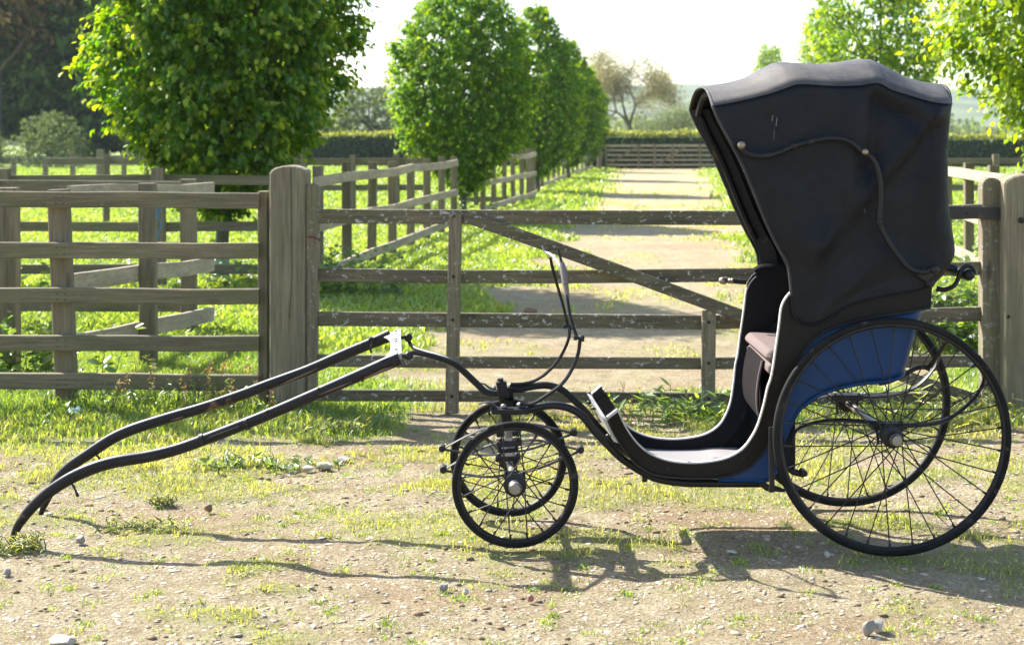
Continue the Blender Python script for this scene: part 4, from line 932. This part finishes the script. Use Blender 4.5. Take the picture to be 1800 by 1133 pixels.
# steering bow and hand lever
bow = tpart('steering_bow', [(914, 709), (928, 711), (941, 707), (963, 693), (986, 676), (1003, 653), (1016, 622), (1020, 592)], [TN-.01]*5+[TN+.03]*3, [.008]+[.0075]*7, BLACK, 8, 5)
bow2 = tpart('steering_bow', [(897, 675), (919, 674), (941, 668), (963, 653), (985, 627), (999, 597), (1001, 577)], [TF-.01]*5+[TF-.03]*2, [.008]+[.007]*6, BLACK, 8, 5)
hl = tpart('hand_lever', [(1015, 595), (1004, 563), (998, 531), (992, 482), (986, 457), (981, 438)], [5.87, 5.90, 5.93, 5.98, 6.0, 6.01], [.0075, .007, .007, .008, .006, .004], IRON, 8, 4)
tpart('hand_lever', [(998, 572), (990.5, 539), (979, 499), (971, 469.5), (967, 452)], [6.22, 6.19, 6.15, 6.12, 6.1], [.007, .0065, .0065, .007, .006], IRON, 8, 4)
tpart('lever_grip', [(987, 461), (991, 478), (994, 500), (998, 525)], [5.995, 5.98, 5.96, 5.94], [.010, .0145, .012, .009], paint_mat('worn_leather_grip', (.16, .13, .12), .4, (.03, .03, .03), .9, .2), 10, 4, hl)
tpart('lever_tie', [(953, 431), (958, 442), (969, 448), (978, 457), (985, 469), (988, 484)], [6.12, 6.11, 6.08, 6.04, 6.0, 5.98], [.005, .006, .007, .0065, .006, .005], STEEL, 8, 4, hl)
for x, y, d_ in ((1018, 593, 5.86), (999, 573, 6.21)):
    m = MB(); m.lathe(P(x, y, d_)-Vector((.022, 0, 0)), (1, 0, -.1), [(0, .004), (.001, .010), (.014, .010), (.015, .006), (.028, .006), (.029, .013), (.042, .013), (.043, .004)], 10); m.build('joint', IRON, CAR, True)

# body ------------------------------------------------------------------
BW = .60
def bd(z): return 5.775-.085*float(sstep(.30, .75, z))                  # near face of the body flares out with height
def bnear(px, py, off=0):
    p = P(px, py, 5.75)
    for _ in range(3): p = P(px, py, bd(p.z)+off)
    return p
def bfar(p, sh=.035):
    yc = 6.01; return Vector((p.x-sh*(2*(yc-p.y)/.6), 2*yc-p.y, p.z))
inner = [(1086, 724), (1098, 749), (1111, 769), (1124, 784), (1142, 798), (1169, 809), (1200, 814), (1233, 814), (1267, 809), (1289, 801), (1307, 789), (1320, 773), (1333, 749), (1344, 713), (1351, 682), (1358, 660), (1365, 615), (1371, 573), (1375, 541), (1383, 524), (1393, 513), (1430, 507), (1520, 500), (1600, 492), (1640, 486)]
outer = [(1069, 738), (1080, 762), (1096, 787), (1111, 807), (1129, 822), (1151, 833), (1185, 838), (1222, 839.5), (1262, 839), (1290, 833), (1315, 822), (1332, 806), (1346, 787), (1364, 745), (1378, 705), (1388, 675), (1402, 636), (1418, 609), (1445, 585), (1480, 570), (1530, 558), (1570, 552), (1600, 547), (1622, 543), (1636, 540.5)]
cat2 = lambda L, n=4: [(v.x, v.y) for v in catmull([Vector((x, y, 0)) for x, y in L], n)]
I2, O2 = cat2(inner), cat2(outer)
def ribbon(I, O, off=0, th=.022, far=False, rows=1):
    m = MB(); A = [bnear(x, y, off) for x, y in I]; B = [bnear(x, y, off) for x, y in O]
    if far: A = [bfar(p) for p in A]; B = [bfar(p) for p in B]; m.sheet(A, B, th, (0, -1, 0))
    else: m.sheet(A, B, th, (0, 1, 0))
    return m
sp_n = ribbon(I2, O2).build('side_panel', PANEL, CAR, True)
sp_f = ribbon(I2, O2, far=True).build('side_panel', LINING, CAR, True)
# pale worn capping on the panel edges, as on the coach line
def cap(far, parent):
    m = MB(); pts = [bnear(x, y) for x, y in cat2(inner[:21], 4)]
    if far: pts = [bfar(p) for p in pts]
    pts = [p+Vector((0, -.009 if far else .009, .0015)) for p in pts]; m.beam([p for p in pts], .028, .007, bev=.002); return m.build('edge_capping', EDGE, parent, True)
def cap2(far, parent):
    m = MB(); pts = [bnear(x, y) for x, y in cat2(inner[:21], 4)]
    if far: pts = [bfar(p) for p in pts]
    yo = -.011 if far else .011; V = []; n = len(pts)
    for i, p in enumerate(pts):
        t = (pts[min(i+1, n-1)]-pts[max(i-1, 0)]); t.y = 0; t.normalize(); nr_ = Vector((-t.z, 0, t.x))
        V += [p+Vector((0, yo-.013, 0))+nr_*.000, p+Vector((0, yo-.011, 0))+nr_*.005, p+Vector((0, yo+.011, 0))+nr_*.005, p+Vector((0, yo+.013, 0))]
    Fc = [(i*4+k, i*4+k+1, (i+1)*4+k+1, (i+1)*4+k) for i in range(n-1) for k in range(3)]+[(i*4+3, i*4, (i+1)*4, (i+1)*4+3) for i in range(n-1)]+[(0, 1, 2, 3), tuple((n-1)*4+k for k in (3, 2, 1, 0))]
    m.add(V, Fc); return m.build('edge_capping', EDGE, parent, True)
cap2(False, sp_n); cap2(True, sp_f)
m = MB(); m.tube([bnear(x, y, -.003) for x, y in cat2(outer, 3)], .0055, 6); m.build('moulding', BLACK, sp_n, True)
for x, y in ((1175, 822), (1307, 806)): m = MB(); m.lathe(bnear(x, y), (0, -1, 0), [(0, .007), (.003, .007), (.005, .003)], 10); m.build('bolt', BLACK, sp_n, True)
# footwell floor following the panels
fl = cat2([(1073, 734), (1084, 757), (1099, 782), (1114, 801), (1132, 816), (1153, 825), (1185, 829), (1222, 830), (1262, 829), (1290, 826), (1335, 826)], 3)
A = [bnear(x, y, .022) for x, y in fl]; B = [bfar(p) for p in A]
m = MB(); m.sheet(A, B, .012, (0, 0, -1)); m.build('floor', FLOOR, CAR, True)
# front dash board, sun glare on its front face painted as pale colour
a0, a1 = bnear(1068, 737), bnear(1086, 724); f0, f1_ = bfar(a0), bfar(a1)
dn = Vector((-.62, 0, .30))
m = MB(); q0_, q1_ = bnear(1062, 728), bnear(1074, 757)
def quadprism(m, pts, off): V = [Vector(p) for p in pts]+[Vector(p)+Vector(off) for p in pts]; m.add(V, [(0, 1, 2, 3), (7, 6, 5, 4), (0, 4, 5, 1), (1, 5, 6, 2), (2, 6, 7, 3), (3, 7, 4, 0)])
e0 = bnear(1067, 737, -.004); e1 = bnear(1087, 779, -.004)
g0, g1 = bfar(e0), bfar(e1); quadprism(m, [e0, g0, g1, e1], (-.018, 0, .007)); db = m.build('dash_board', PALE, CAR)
m = MB(); k0 = bnear(1069, 736, .012); k1 = bnear(1086, 723, .012); quadprism(m, [k0, k1, bfar(k1), bfar(k0)], (-.003, 0, .007)); m.build('dash_top', MATT, db)
m = MB(); z0 = bnear(1083, 728, .02); z1 = bnear(1099, 762, .02); quadprism(m, [z0, bfar(z0), bfar(z1), z1], (.01, 0, -.008)); m.build('dash_lining', LINING, db)
for fl_ in (0, 1):
    k0 = bnear(1068, 737, -.003); k1 = bnear(1087, 723, -.003); k2 = k0+Vector((0, .030, 0)); k3 = k1+Vector((0, .030, 0)); Q = [k0, k1, k3, k2]
    if fl_: Q = [bfar(p) for p in Q]
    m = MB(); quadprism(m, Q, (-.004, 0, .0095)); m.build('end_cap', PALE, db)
for x, y in ((1062, 750),): 
    for pt in (e0.lerp(e1, .6), g0.lerp(g1, .25), e0.lerp(g0, .5)):
        m = MB(); m.lathe(pt+Vector((-.012, 0, -.01)), (-.9, 0, .2), [(0, .006), (.012, .005), (.014, .009), (.020, .004)], 8); m.build('bolt', IRON, db, True)
# blue hull
bt = [(1256, 839), (1290, 833), (1315, 822), (1346, 787), (1364, 745), (1378, 705), (1388, 675), (1402, 636), (1418, 609), (1445, 585), (1480, 570), (1515, 561), (1550, 554.5), (1580, 550), (1600, 547)]
bb = [(1262, 843.5), (1290, 844), (1320, 844), (1352, 843), (1372, 815), (1379, 780), (1384, 762), (1393, 742), (1406, 720), (1424, 705), (1448, 691), (1485, 680), (1525, 673), (1552, 671), (1572, 667)]
T2, B2 = cat2(bt, 4), cat2(bb, 4)
rt = .10
def hull_rows(T, B, xe_t, xe_b, off):
    A = [bnear(x, y, off) for x, y in T]; C = [bnear(x, y, off) for x, y in B]
    pt, pb = bnear(*xe_t, off), bnear(*xe_b, off)
    ra = pt.x-A[-1].x; rb = pb.x-C[-1].x
    for k in range(1, 9):
        th = math.pi/2*k/8; s_, c_ = math.sin(th), 1-math.cos(th)
        A.append(Vector((A_l.x if False else (pt.x-ra+ra*s_), pt.y+rt*c_, A[len(T)-1].z+(pt.z-A[len(T)-1].z)*s_)))
        C.append(Vector((pb.x-rb+rb*s_, pb.y+rt*c_*.8, C[len(B)-1].z+(pb.z-C[len(B)-1].z)*s_)))
    nA = len(A)
    A += [bfar(p) for p in A[::-1]]; C += [bfar(p) for p in C[::-1]]
    return A, C
def loft(A, C, rows, bulge=0):
    m = MB(); n = len(A); V = []
    for j in range(rows+1):
        u = j/rows
        for a, c in zip(A, C): V.append(a.lerp(c, u))
    Fc = [(j*n+i, j*n+i+1, (j+1)*n+i+1, (j+1)*n+i) for j in range(rows) for i in range(n-1)]; m.add(V, Fc); return m
A, C = hull_rows(T2, B2, (1634, 541), (1597, 657), .004)
o = loft(A, C, 8).build('body_hull', BLUE, CAR, True); sd = o.modifiers.new('thickness', 'SOLIDIFY'); sd.thickness = .012; hull = o; o.data.materials.append(LINING); sd.material_offset = 1; sd.material_offset_rim = 0
C_ = [c for c in C]; nC = len(C_)
A9, C9 = hull_rows(T2, B2, (1634, 541), (1597, 657), .026); loft(A9, C9, 6).build('hull_lining', LINING, hull, True)
m = MB(); m.tube(C_[:nC//2+6], .0065, 6); m.build('lower_moulding', BLUE, hull, True)
# underside closing the hull
half = nC//2; m = MB(); m.sheet(C_[:half], C_[::-1][:half], .01, (0, 0, .6)); m.build('underside', BLACK, CAR, True)
# upper black back band wrapping round the rear
T3 = [(1590, 493), (1600, 492)]; B3 = [(1590, 548.5), (1600, 547)]
A, C = hull_rows(T3, B3, (1648, 486), (1636, 540), .002)
o = loft(A, C, 5).build('back_panel', PANEL, CAR, True); sd = o.modifiers.new('thickness', 'SOLIDIFY'); sd.thickness = .014
m = MB(); m.tube(C, .006, 6); m.build('moulding', BLACK, o, True)
for k in range(4, len(A)-4, 1):
    if k % 2 == 0: m = MB(); m.lathe(A[k].lerp(C[k], .25), (1, -.3, 0), [(0, .008), (.006, .007), (.009, .003)], 8); m.build('stud', BLACK, o, True)
# seat
m = MB(); c0 = P(1331, 603, 5.80)
def rbox(name, x0, x1, z0, z1, y0, y1, mat, b_=.02, parent=CAR):
    m = MB(); m.box(((x0+x1)/2, (y0+y1)/2, (z0+z1)/2), (x1-x0, y1-y0, z1-z0), None, b_); o = m.build(name, mat, parent, True)
    md = o.modifiers.new('bevel', 'BEVEL'); md.width = b_*.45; md.segments = 3; md.limit_method = 'ANGLE'; md.angle_limit = .3; return o
xs0 = P(1331, 600, 5.95).x
rbox('seat_cushion', xs0, xs0+.48, .722, .772, 5.735, 6.285, SEAT, .018)
rbox('seat_edge', xs0+.008, xs0+.46, .672, .720, 5.74, 6.28, SEAT, .012)
sb_ = rbox('seat_box', xs0+.05, xs0+.12, .30, .670, 5.76, 6.26, LINING, .01)
# hanging loop of seat cloth
m = MB(); lp = [P(1340, 634, 5.83), P(1333, 665, 5.83), P(1330, 700, 5.83), P(1333, 728, 5.83), P(1341, 742, 5.83)]
for i_ in range(1):
    q = catmull(lp, 5); m.sheet([p for p in q], [p+Vector((.006, .40, 0)) for p in q], .010, (1, 0, 0))
sv = m.build('seat_valance', paint_mat('valance_cloth', (.007, .005, .005), .95, None, 0, .05, spec=.1), CAR, True)
m = MB(); m.tube(q, .005, 6); m.build('piping', SEAT, sv, True)
# lining of the back and far side above the seat
m = MB(); 
q = [P(1480, 620, 5.95), P(1530, 560, 5.95), P(1570, 480, 5.95), P(1590, 400, 5.95)]; q = catmull(q, 4)
m.sheet([Vector((p.x, 5.75, p.z)) for p in q], [Vector((p.x, 6.27, p.z)) for p in q], .03, (1, 0, 0)); m.build('seat_back', LINING, CAR, True)
# arm rest lining roll on the far side
m = MB(); m.tube([P(1326, 477, 6.33), P(1345, 470, 6.33), P(1400, 474, 6.33), P(1470, 480, 6.33)], .016, 8, 4); m.build('arm_roll', LINING, CAR, True)
m = MB(); A = [bfar(bnear(x, y)) for x, y in ((1371, 573), (1373, 541), (1378, 522), (1386, 510), (1398, 503), (1430, 500), (1520, 494))]; B = [Vector((p.x+.12, p.y, p.z-.12)) for p in A]; 
m.sheet(A, B, .02, (0, -1, 0)); m.build('far_arm', LINING, CAR, True)
# brass-tipped lever on the far side
lv = tpart('side_lever', [(1289, 494), (1312, 496)], 6.32, .011, BLACK, 8, 0)
m = MB(); m.lathe(P(1263, 493, 6.32), (1, 0, -.04), [(0, .002), (.004, .010), (.012, .0155), (.024, .0165), (.034, .012), (.040, .009), (.046, .013), (.052, .010), (.056, .013), (.062, .011), (.066, .009)], 14); m.build('lever_knob', BRASS, lv, True)
# step / stay irons beside the wheel
m = MB(); m.beam([P(1356, 750, 5.655), P(1356, 800, 5.66), P(1357, 850, 5.665), P(1356, 864, 5.67)], .012, .020, up=(1, 0, 0), bev=.002); m.build('stay', IRON, CAR)
m = MB(); m.beam([P(1299, 706, 6.37)+Vector((0, 0, .05)), P(1300, 760, 6.37)], .012, .02, up=(1, 0, 0), bev=.002); m.build('stay', IRON, CAR)
tpart('body_bracket', [(1336, 846), (1348, 856), (1362, 858), (1380, 862)], 5.80, [.012, .014, .012, .006], IRON, 8, 3)
tpart('body_bracket', [(1374, 796), (1381, 814), (1394, 828), (1414, 833)], 5.80, [.012, .014, .014, .012], IRON, 8, 3)
m = MB(); m.lathe(P(1414, 832, 5.775), (0, 1, 0), [(0, .013), (.05, .013)], 10); m.build('bracket_eye', IRON, CAR, True)
for x in (1133, 1184): m = MB(); m.box(P(x, 848 if x > 1150 else 841, TN), (.02, .025, .022), None, .003); m.build('frame_lug', IRON, CAR)
# rear C springs
cs_n = [(1392, 778), (1400, 756), (1418, 747), (1439, 741), (1475, 738), (1520, 741), (1568, 746), (1610, 747), (1655, 741), (1688, 722), (1712, 700), (1726, 678), (1731, 655), (1727, 640)]
tpart('rear_spring', cs_n, 5.735, [.006, .008, .009, .010, .012, .014, .016, .014, .012, .011, .010, .009, .008, .008], IRON, 8, 4, flat=(1.5, .62))
cs_f = [(1413, 716), (1430, 703), (1450, 697), (1480, 694), (1530, 697), (1577, 692), (1609, 680), (1634, 657), (1649, 633), (1652, 613), (1649, 593), (1643, 585)]
tpart('rear_spring', cs_f, 6.30, [.006, .008, .009, .012, .016, .014, .012, .011, .010, .009, .008, .008], IRON, 8, 4, flat=(1.5, .62))
for p, nm in ((P(1560, 747, 5.735), 0), (P(1487, 697, 6.30), 1)):
    m = MB(); m.box(p, (.14, .06, .024), None, .003); 
    for sx in (-.05, .05): m.tube([p+Vector((sx, -.02, .02)), p+Vector((sx*.8, -.02, -.07))], .005, 6)
    m.build('spring_clamp', IRON, CAR)
tpart('body_loop', [(1545, 674), (1562, 670), (1586, 660), (1608, 648), (1624, 645), (1634, 647)], 6.0, [.009, .010, .010, .009, .010, .014], IRON, 8, 3)
tpart('spring_link', [(1636, 643), (1648, 624), (1660, 607), (1667, 597)], [5.98, 5.92, 5.86, 5.83], [.011, .008, .008, .013], IRON, 8, 3)
m = MB(); m.lathe(P(1667, 598, 5.80), (0, 1, 0), [(0, .014), (.05, .014)], 10); m.build('link_eye', IRON, CAR, True)
# hood ---------------------------------------------------------------------
HN, HF = 5.675, 6.40
HC = (HN+HF)/2
seam = [(1253, 187), (1282, 182), (1315, 175), (1354, 165), (1378, 157), (1397, 150), (1415, 149), (1432, 150), (1471, 152), (1509, 151), (1530, 148), (1544, 147), (1556, 152), (1568, 159), (1607, 171), (1640, 180), (1664, 183), (1681, 182)]
topz = [(1216, 157), (1257, 150), (1282, 145), (1308, 138), (1335, 123), (1358, 112), (1375, 111), (1389, 112), (1432, 114), (1471, 110), (1502, 105), (1521, 106), (1541, 115), (1568, 132), (1607, 144), (1645, 150), (1662, 153)]
S3 = [P(x, y, HN) for x, y in cat2(seam, 4)]
tz = [P(x, y, HC) for x, y in topz]
txs = np.array([p.x for p in tz]); tzs = np.array([p.z for p in tz])
nS = len(S3)
def side_depth(px, py):
    """how far the near side bellies out towards (-) or away from (+) the camera, from the pull of the bows"""
    def ridge(x0, y0, x1, y1, amp, w0, w1):
        dx, dy = x1-x0, y1-y0; L = math.hypot(dx, dy); t = ((px-x0)*dx+(py-y0)*dy)/L/L; dist = abs((px-x0)*dy-(py-y0)*dx)/L
        t_ = min(max(t, 0), 1); w_ = (w0+(w1-w0)*t_)*1.15; e = 1 if 0 <= t <= 1 else math.exp(-((t-t_)*L/30)**2); return amp*e*math.exp(-(dist/w_)**1.25)
    d = 0
    d += ridge(1652, 192, 1445, 430, -.040, 11, 26)      # main stretched diagonal from the rear bow
    d += ridge(1640, 230, 1470, 440, .022, 16, 30)
    d += ridge(1445, 430, 1420, 500, -.018, 26, 34)
    d += ridge(1544, 152, 1530, 300, .024, 10, 16)       # hollow behind the middle bow
    d += ridge(1510, 154, 1490, 330, -.014, 12, 22)
    d += ridge(1560, 185, 1612, 212, .024, 12, 14)
    d += ridge(1575, 168, 1640, 196, -.012, 8, 10)
    d += ridge(1398, 158, 1392, 420, -.014, 14, 40)
    d += ridge(1425, 165, 1430, 300, .008, 14, 30)
    d += ridge(1535, 285, 1488, 380, .018, 14, 18)
    d += ridge(1622, 250, 1602, 430, .022, 28, 40)
    d += ridge(1330, 330, 1385, 470, .010, 12, 14)
    d += ridge(1345, 200, 1420, 330, .007, 14, 20)
    d += ridge(1475, 380, 1440, 530, .012, 12, 18)
    d += ridge(1560, 440, 1450, 545, -.012, 12, 16)
    d += ridge(1590, 485, 1480, 530, .010, 10, 14)
    d *= 1.05; d += .006*(float(fbm(np.array(px/40.), np.array(py/60.), 1.0, 3))-.5)*2
    return d
front_e = [(1253, 187), (1263, 212), (1285, 253), (1307, 297), (1346, 391), (1366, 432), (1385, 468), (1391, 519)]
rear_e = [(1681, 182), (1669, 204), (1665, 255), (1665, 313), (1667, 371), (1675, 422), (1677, 449), (1666, 472), (1655, 488), (1650, 500)]
bot_e = [(1391, 519), (1393, 545), (1400, 562), (1416, 570), (1434, 571), (1457, 560), (1485, 541), (1520, 528), (1560, 520), (1600, 513), (1650, 500)]
def resamp(L, n):
    q = [Vector((x, y, 0)) for x, y in cat2(L, 8)]; s = [0]
    for a, b_ in zip(q, q[1:]): s.append(s[-1]+(b_-a).length)
    u = np.linspace(0, s[-1], n); return list(zip(np.interp(u, s, [p.x for p in q]), np.interp(u, s, [p.y for p in q])))
M_ = 44; fe = resamp(front_e, M_); re_ = resamp([(x+(8 if 0 < k < len(rear_e)-1 else 0), y) for k, (x, y) in enumerate(rear_e)], M_); bo = resamp(bot_e, nS); to = cat2(seam, 4)
side = []
for j in range(M_):
    v = j/(M_-1); row = []
    for i in range(nS):
        u = i/(nS-1)
        x = (1-v)*to[i][0]+v*bo[i][0]+(1-u)*fe[j][0]+u*re_[j][0]-((1-u)*(1-v)*to[0][0]+u*(1-v)*to[-1][0]+(1-u)*v*bo[0][0]+u*v*bo[-1][0])
        y = (1-v)*to[i][1]+v*bo[i][1]+(1-u)*fe[j][1]+u*re_[j][1]-((1-u)*(1-v)*to[0][1]+u*(1-v)*to[-1][1]+(1-u)*v*bo[0][1]+u*v*bo[-1][1])
        row.append((x, y))
    side.append(row)
def roundoff(i, j):          # rear corner and hem tuck inwards
    u = i/(nS-1); r_ = 0
    if u > .9: r_ += .05*((u-.9)/.1)**2
    return r_
def grid_mesh(G):
    n = len(G[0]); V = [p for row in G for p in row]; return V, [(j*n+i, j*n+i+1, (j+1)*n+i+1, (j+1)*n+i) for j in range(len(G)-1) for i in range(n-1)]
near_side = []; far_side = []
for j in range(M_):
    rn = []; rf = []
    for i in range(nS):
        x, y = side[j][i]; base = P(x, y, HN); ed = min(1, j/3)
        ramp_ = min(1, j/4)*min(1, (M_-1-j)/4+.3)*min(1, i/5)
        dd = side_depth(x, y)*ramp_+roundoff(i, j)-.008*math.sin(math.pi*min(1, j/(M_-1)*1.3))
        rn.append(base+Vector((0, dd, 0))); rf.append(Vector((base.x, HF-dd, base.z)))
    near_side.append(rn); far_side.append(rf)
K = 16; roof = []
for k in range(K+1):
    row = []
    for i in range(nS):
        a = near_side[0][i]; c = far_side[0][i]; s_ = k/K; zt = np.interp(a.x, txs, tzs)
        rise = zt-a.z; prof_ = 1-abs(2*s_-1)**2.6
        row.append(Vector((a.x+.010*prof_*(1 if i > nS-4 else 0), a.y+(c.y-a.y)*s_, a.z+rise*prof_)))
    roof.append(row)
back = []
for k in range(K+1):
    s_ = k/K; row = []
    for j in range(M_):
        a = near_side[j][-1]; c = far_side[j][-1]; pr = (1-abs(2*s_-1)**2.4); q = a.lerp(c, s_); ztop = roof[k][-1].z
        f_ = max(0, 1-j/12); q.x += .035*pr; q.z += (ztop-roof[0][-1].z)*f_; row.append(q)
    back.append(row)
m = MB()
for G in (near_side, far_side, back): m.add(*grid_mesh(G))
import bmesh
ho = m.build('hood_cover', HOOD, CAR, True, recalc=False)
bm = bmesh.new(); bm.from_mesh(ho.data); bmesh.ops.remove_doubles(bm, verts=bm.verts, dist=.0008); bmesh.ops.recalc_face_normals(bm, faces=bm.faces); bm.to_mesh(ho.data); bm.free()
ho.data.polygons.foreach_set('use_smooth', np.ones(len(ho.data.polygons), dtype=bool))
sd = ho.modifiers.new('thickness', 'SOLIDIFY'); sd.thickness = .006; sd.offset = -1; sd.use_rim = True
sd.material_offset = 1; ho.data.materials.append(LINING)
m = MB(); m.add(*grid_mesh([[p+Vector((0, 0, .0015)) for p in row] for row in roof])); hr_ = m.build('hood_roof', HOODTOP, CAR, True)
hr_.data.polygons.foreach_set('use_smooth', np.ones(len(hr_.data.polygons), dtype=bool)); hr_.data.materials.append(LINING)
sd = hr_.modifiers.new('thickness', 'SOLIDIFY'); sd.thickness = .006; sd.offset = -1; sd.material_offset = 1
# binding round the front opening and the roof seam
rim_pts = [near_side[j][0] for j in range(M_-1, -1, -1)]+[roof[k][0] for k in range(1, K)]+[far_side[j][0] for j in range(M_)]
m = MB(); m.tube(rim_pts, .0062, 6); m.build('hood_binding', TRIM, ho, True)
for G in (near_side, far_side):
    m = MB(); m.tube([p+Vector((0, -.0005, .0005)) for p in G[0]], .0018, 5); m.build('seam', HOOD, ho, True)
m = MB(); m.tube([near_side[-1][i] for i in range(nS)], .004, 5); m.build('hem', HOOD, ho, True)
# bows (wooden hoops inside)
for idx in (1, 20, 44, nS-3):
    pts = [Vector((near_side[min(M_-1, 40)][min(idx, nS-2)].x, 0, 0))]
    up = [near_side[j][idx]+Vector((0, .034, 0)) for j in range(36, 0, -4)]+[roof[k][idx]+Vector((0, .034*(1-2*k/K), -.026)) for k in range(0, K+1, 2)]+[far_side[j][idx]-Vector((0, .034, 0)) for j in range(1, 37, 4)]
    if idx == 1: up = [p+Vector((.02, 0, 0)) for p in up]
    m = MB(); m.tube(up, .010 if idx > 1 else .014, 6); m.build('hood_bow', LINING if idx == 1 else LINING, CAR, True)
# wide inner facing board of the front bow on the far side, seen through the opening
m = MB(); A = [far_side[j][0]+Vector((.004, -.008, 0)) for j in range(M_)]; B = [p+Vector((.075, 0, .0)) for p in A]; m.sheet(A, B, .010, (0, -1, 0)); m.build('bow_facing', paint_mat('chipped_facing', (.010, .009, .009), .5, (.15, .07, .03), .7, .05, wscale=12), ho, True)
# joint iron
ji = [(1300, 255), (1309.5, 266), (1323, 272), (1342.5, 274), (1370, 268), (1395, 257), (1424, 249), (1455, 243), (1478, 244), (1498, 251), (1515, 266), (1533, 278), (1542.5, 297.5), (1547, 321), (1548, 352), (1546, 391), (1560, 422), (1579, 449), (1595, 468), (1610.5, 476), (1626, 478), (1638, 472)]
dj = HN-.045
jo = tpart('joint_iron', ji, dj, [.009, .0105]+[.011]*18+[.010, .009], BLACK, 10, 4)
m = MB(); pts = [P(x, y, dj) for x, y in ji]; m.tube([Vector((p.x, HF+.045, p.z)) for p in pts], .011, 8, 3); m.build('joint_iron', BLACK, CAR, True)
for x, y, mt, r_ in ((1300, 255, BRASS, .015), (1515, 267, BRASS, .013), (1637, 472, IRON, .016)):
    m = MB(); m.lathe(P(x, y, HN), (0, -1, 0), [(0, .010), (.035, .009), (.040, r_), (.056, r_), (.062, r_*.8), (.066, r_*.3)], 14); m.build('knob', mt, jo, True)
for x, y in ((1395, 257), (1424, 249), (1546, 391)):
    m = MB(); m.lathe(P(x, y, dj-.008), (0, -1, 0), [(0, .013), (.006, .012), (.010, .004)], 10); m.build('rivet', BLACK, jo, True)
for dy in (0,):
    m = MB(); m.lathe(P(1634, 497, HN-.004), (0, -1, 0), [(0, .018), (.008, .018), (.016, .012), (.022, .004)], 12); m.box(P(1627, 482, HN-.012), (.05, .012, .05), Matrix.Rotation(.6, 3, 'Y'), .004); m.build('pivot_plate', IRON, jo, True)
for x, y, L in ((1505, 300, 0), ): m = MB(); m.tube([P(1511, 285, HN-.012), P(1507, 295, HN-.012), P(1499, 302, HN-.012), P(1496, 294, HN-.012), P(1502, 282, HN-.012)], .0022, 5, 3); m.build('tie', HOOD, jo, True)
for x0, y0, x1, y1 in ((1358, 203, 1357, 213), (1366, 207, 1364, 222), (1361, 228, 1360, 246), (1519, 366, 1521, 374)):
    m = MB(); m.tube([P(x0, y0, HN-.012), P(x1, y1, HN-.012)], .0022 if y0 < 220 else .001, 5); m.build('scuff', paint_mat('scuff', (.12, .12, .12), .8, None, 0, 0), ho)
# push handle at the rear
hA = P(1706, 484, 5.72); hB = Vector((hA.x-.01, 6.36, hA.z)); m = MB()
m.lathe(hA, hB-hA, [(0, .005), (.005, .016), (.016, .0225), (.034, .0225), (.044, .014), (.052, .014), (.060, .020), (.085, .024), (.11, .018), (.14, .019), (.2, .022), (.32, .023), (.44, .022), (.5, .019), (.53, .018), (.555, .024), (.58, .020), (.60, .0225), (.635, .010)], 16)
hd = m.build('push_handle', BLACK, CAR, True)
hi = [(1646, 507), (1660, 509), (1674, 504), (1682, 495), (1686, 484), (1692, 472), (1702, 467), (1711, 472), (1714, 482)]
tpart('handle_iron', hi, [5.76, 5.75, 5.74, 5.74, 5.74, 5.74, 5.74, 5.74, 5.745], [.011, .010, .009, .009, .009, .0085, .008, .007, .006], BLACK, 8, 4)
m = MB(); m.tube([Vector((P(x, y, 5.74).x, 6.33, P(x, y, 5.74).z)) for x, y in hi], .009, 8, 3); m.build('handle_iron', BLACK, CAR, True)
m = MB(); m.tube([P(1655, 470, 5.80), P(1668, 470, 5.80), P(1680, 474, 5.80)], [.016, .017, .018], 10); m.build('handle_socket', BLACK, CAR, True)

# ------------------------------------------------------------------ haze
HZ_ON = True
if HZ_ON:
    hz_m = bpy.data.materials.new('haze'); hz_m.use_nodes = True; t = hz_m.node_tree; t.nodes.clear()
    out = t.nodes.new('ShaderNodeOutputMaterial'); pv = t.nodes.new('ShaderNodeVolumePrincipled')
    pv.inputs['Color'].default_value = (.86, .92, 1, 1); pv.inputs['Density'].default_value = .0002; t.links.new(pv.outputs[0], out.inputs['Volume'])
    m = MB(); m.box((0, 1150, 30), (3100, 2500*1.12, 64)); o = m.build('haze', hz_m); o['kind'] = 'stuff'; o['label'] = 'thin pale haze over the far fields'
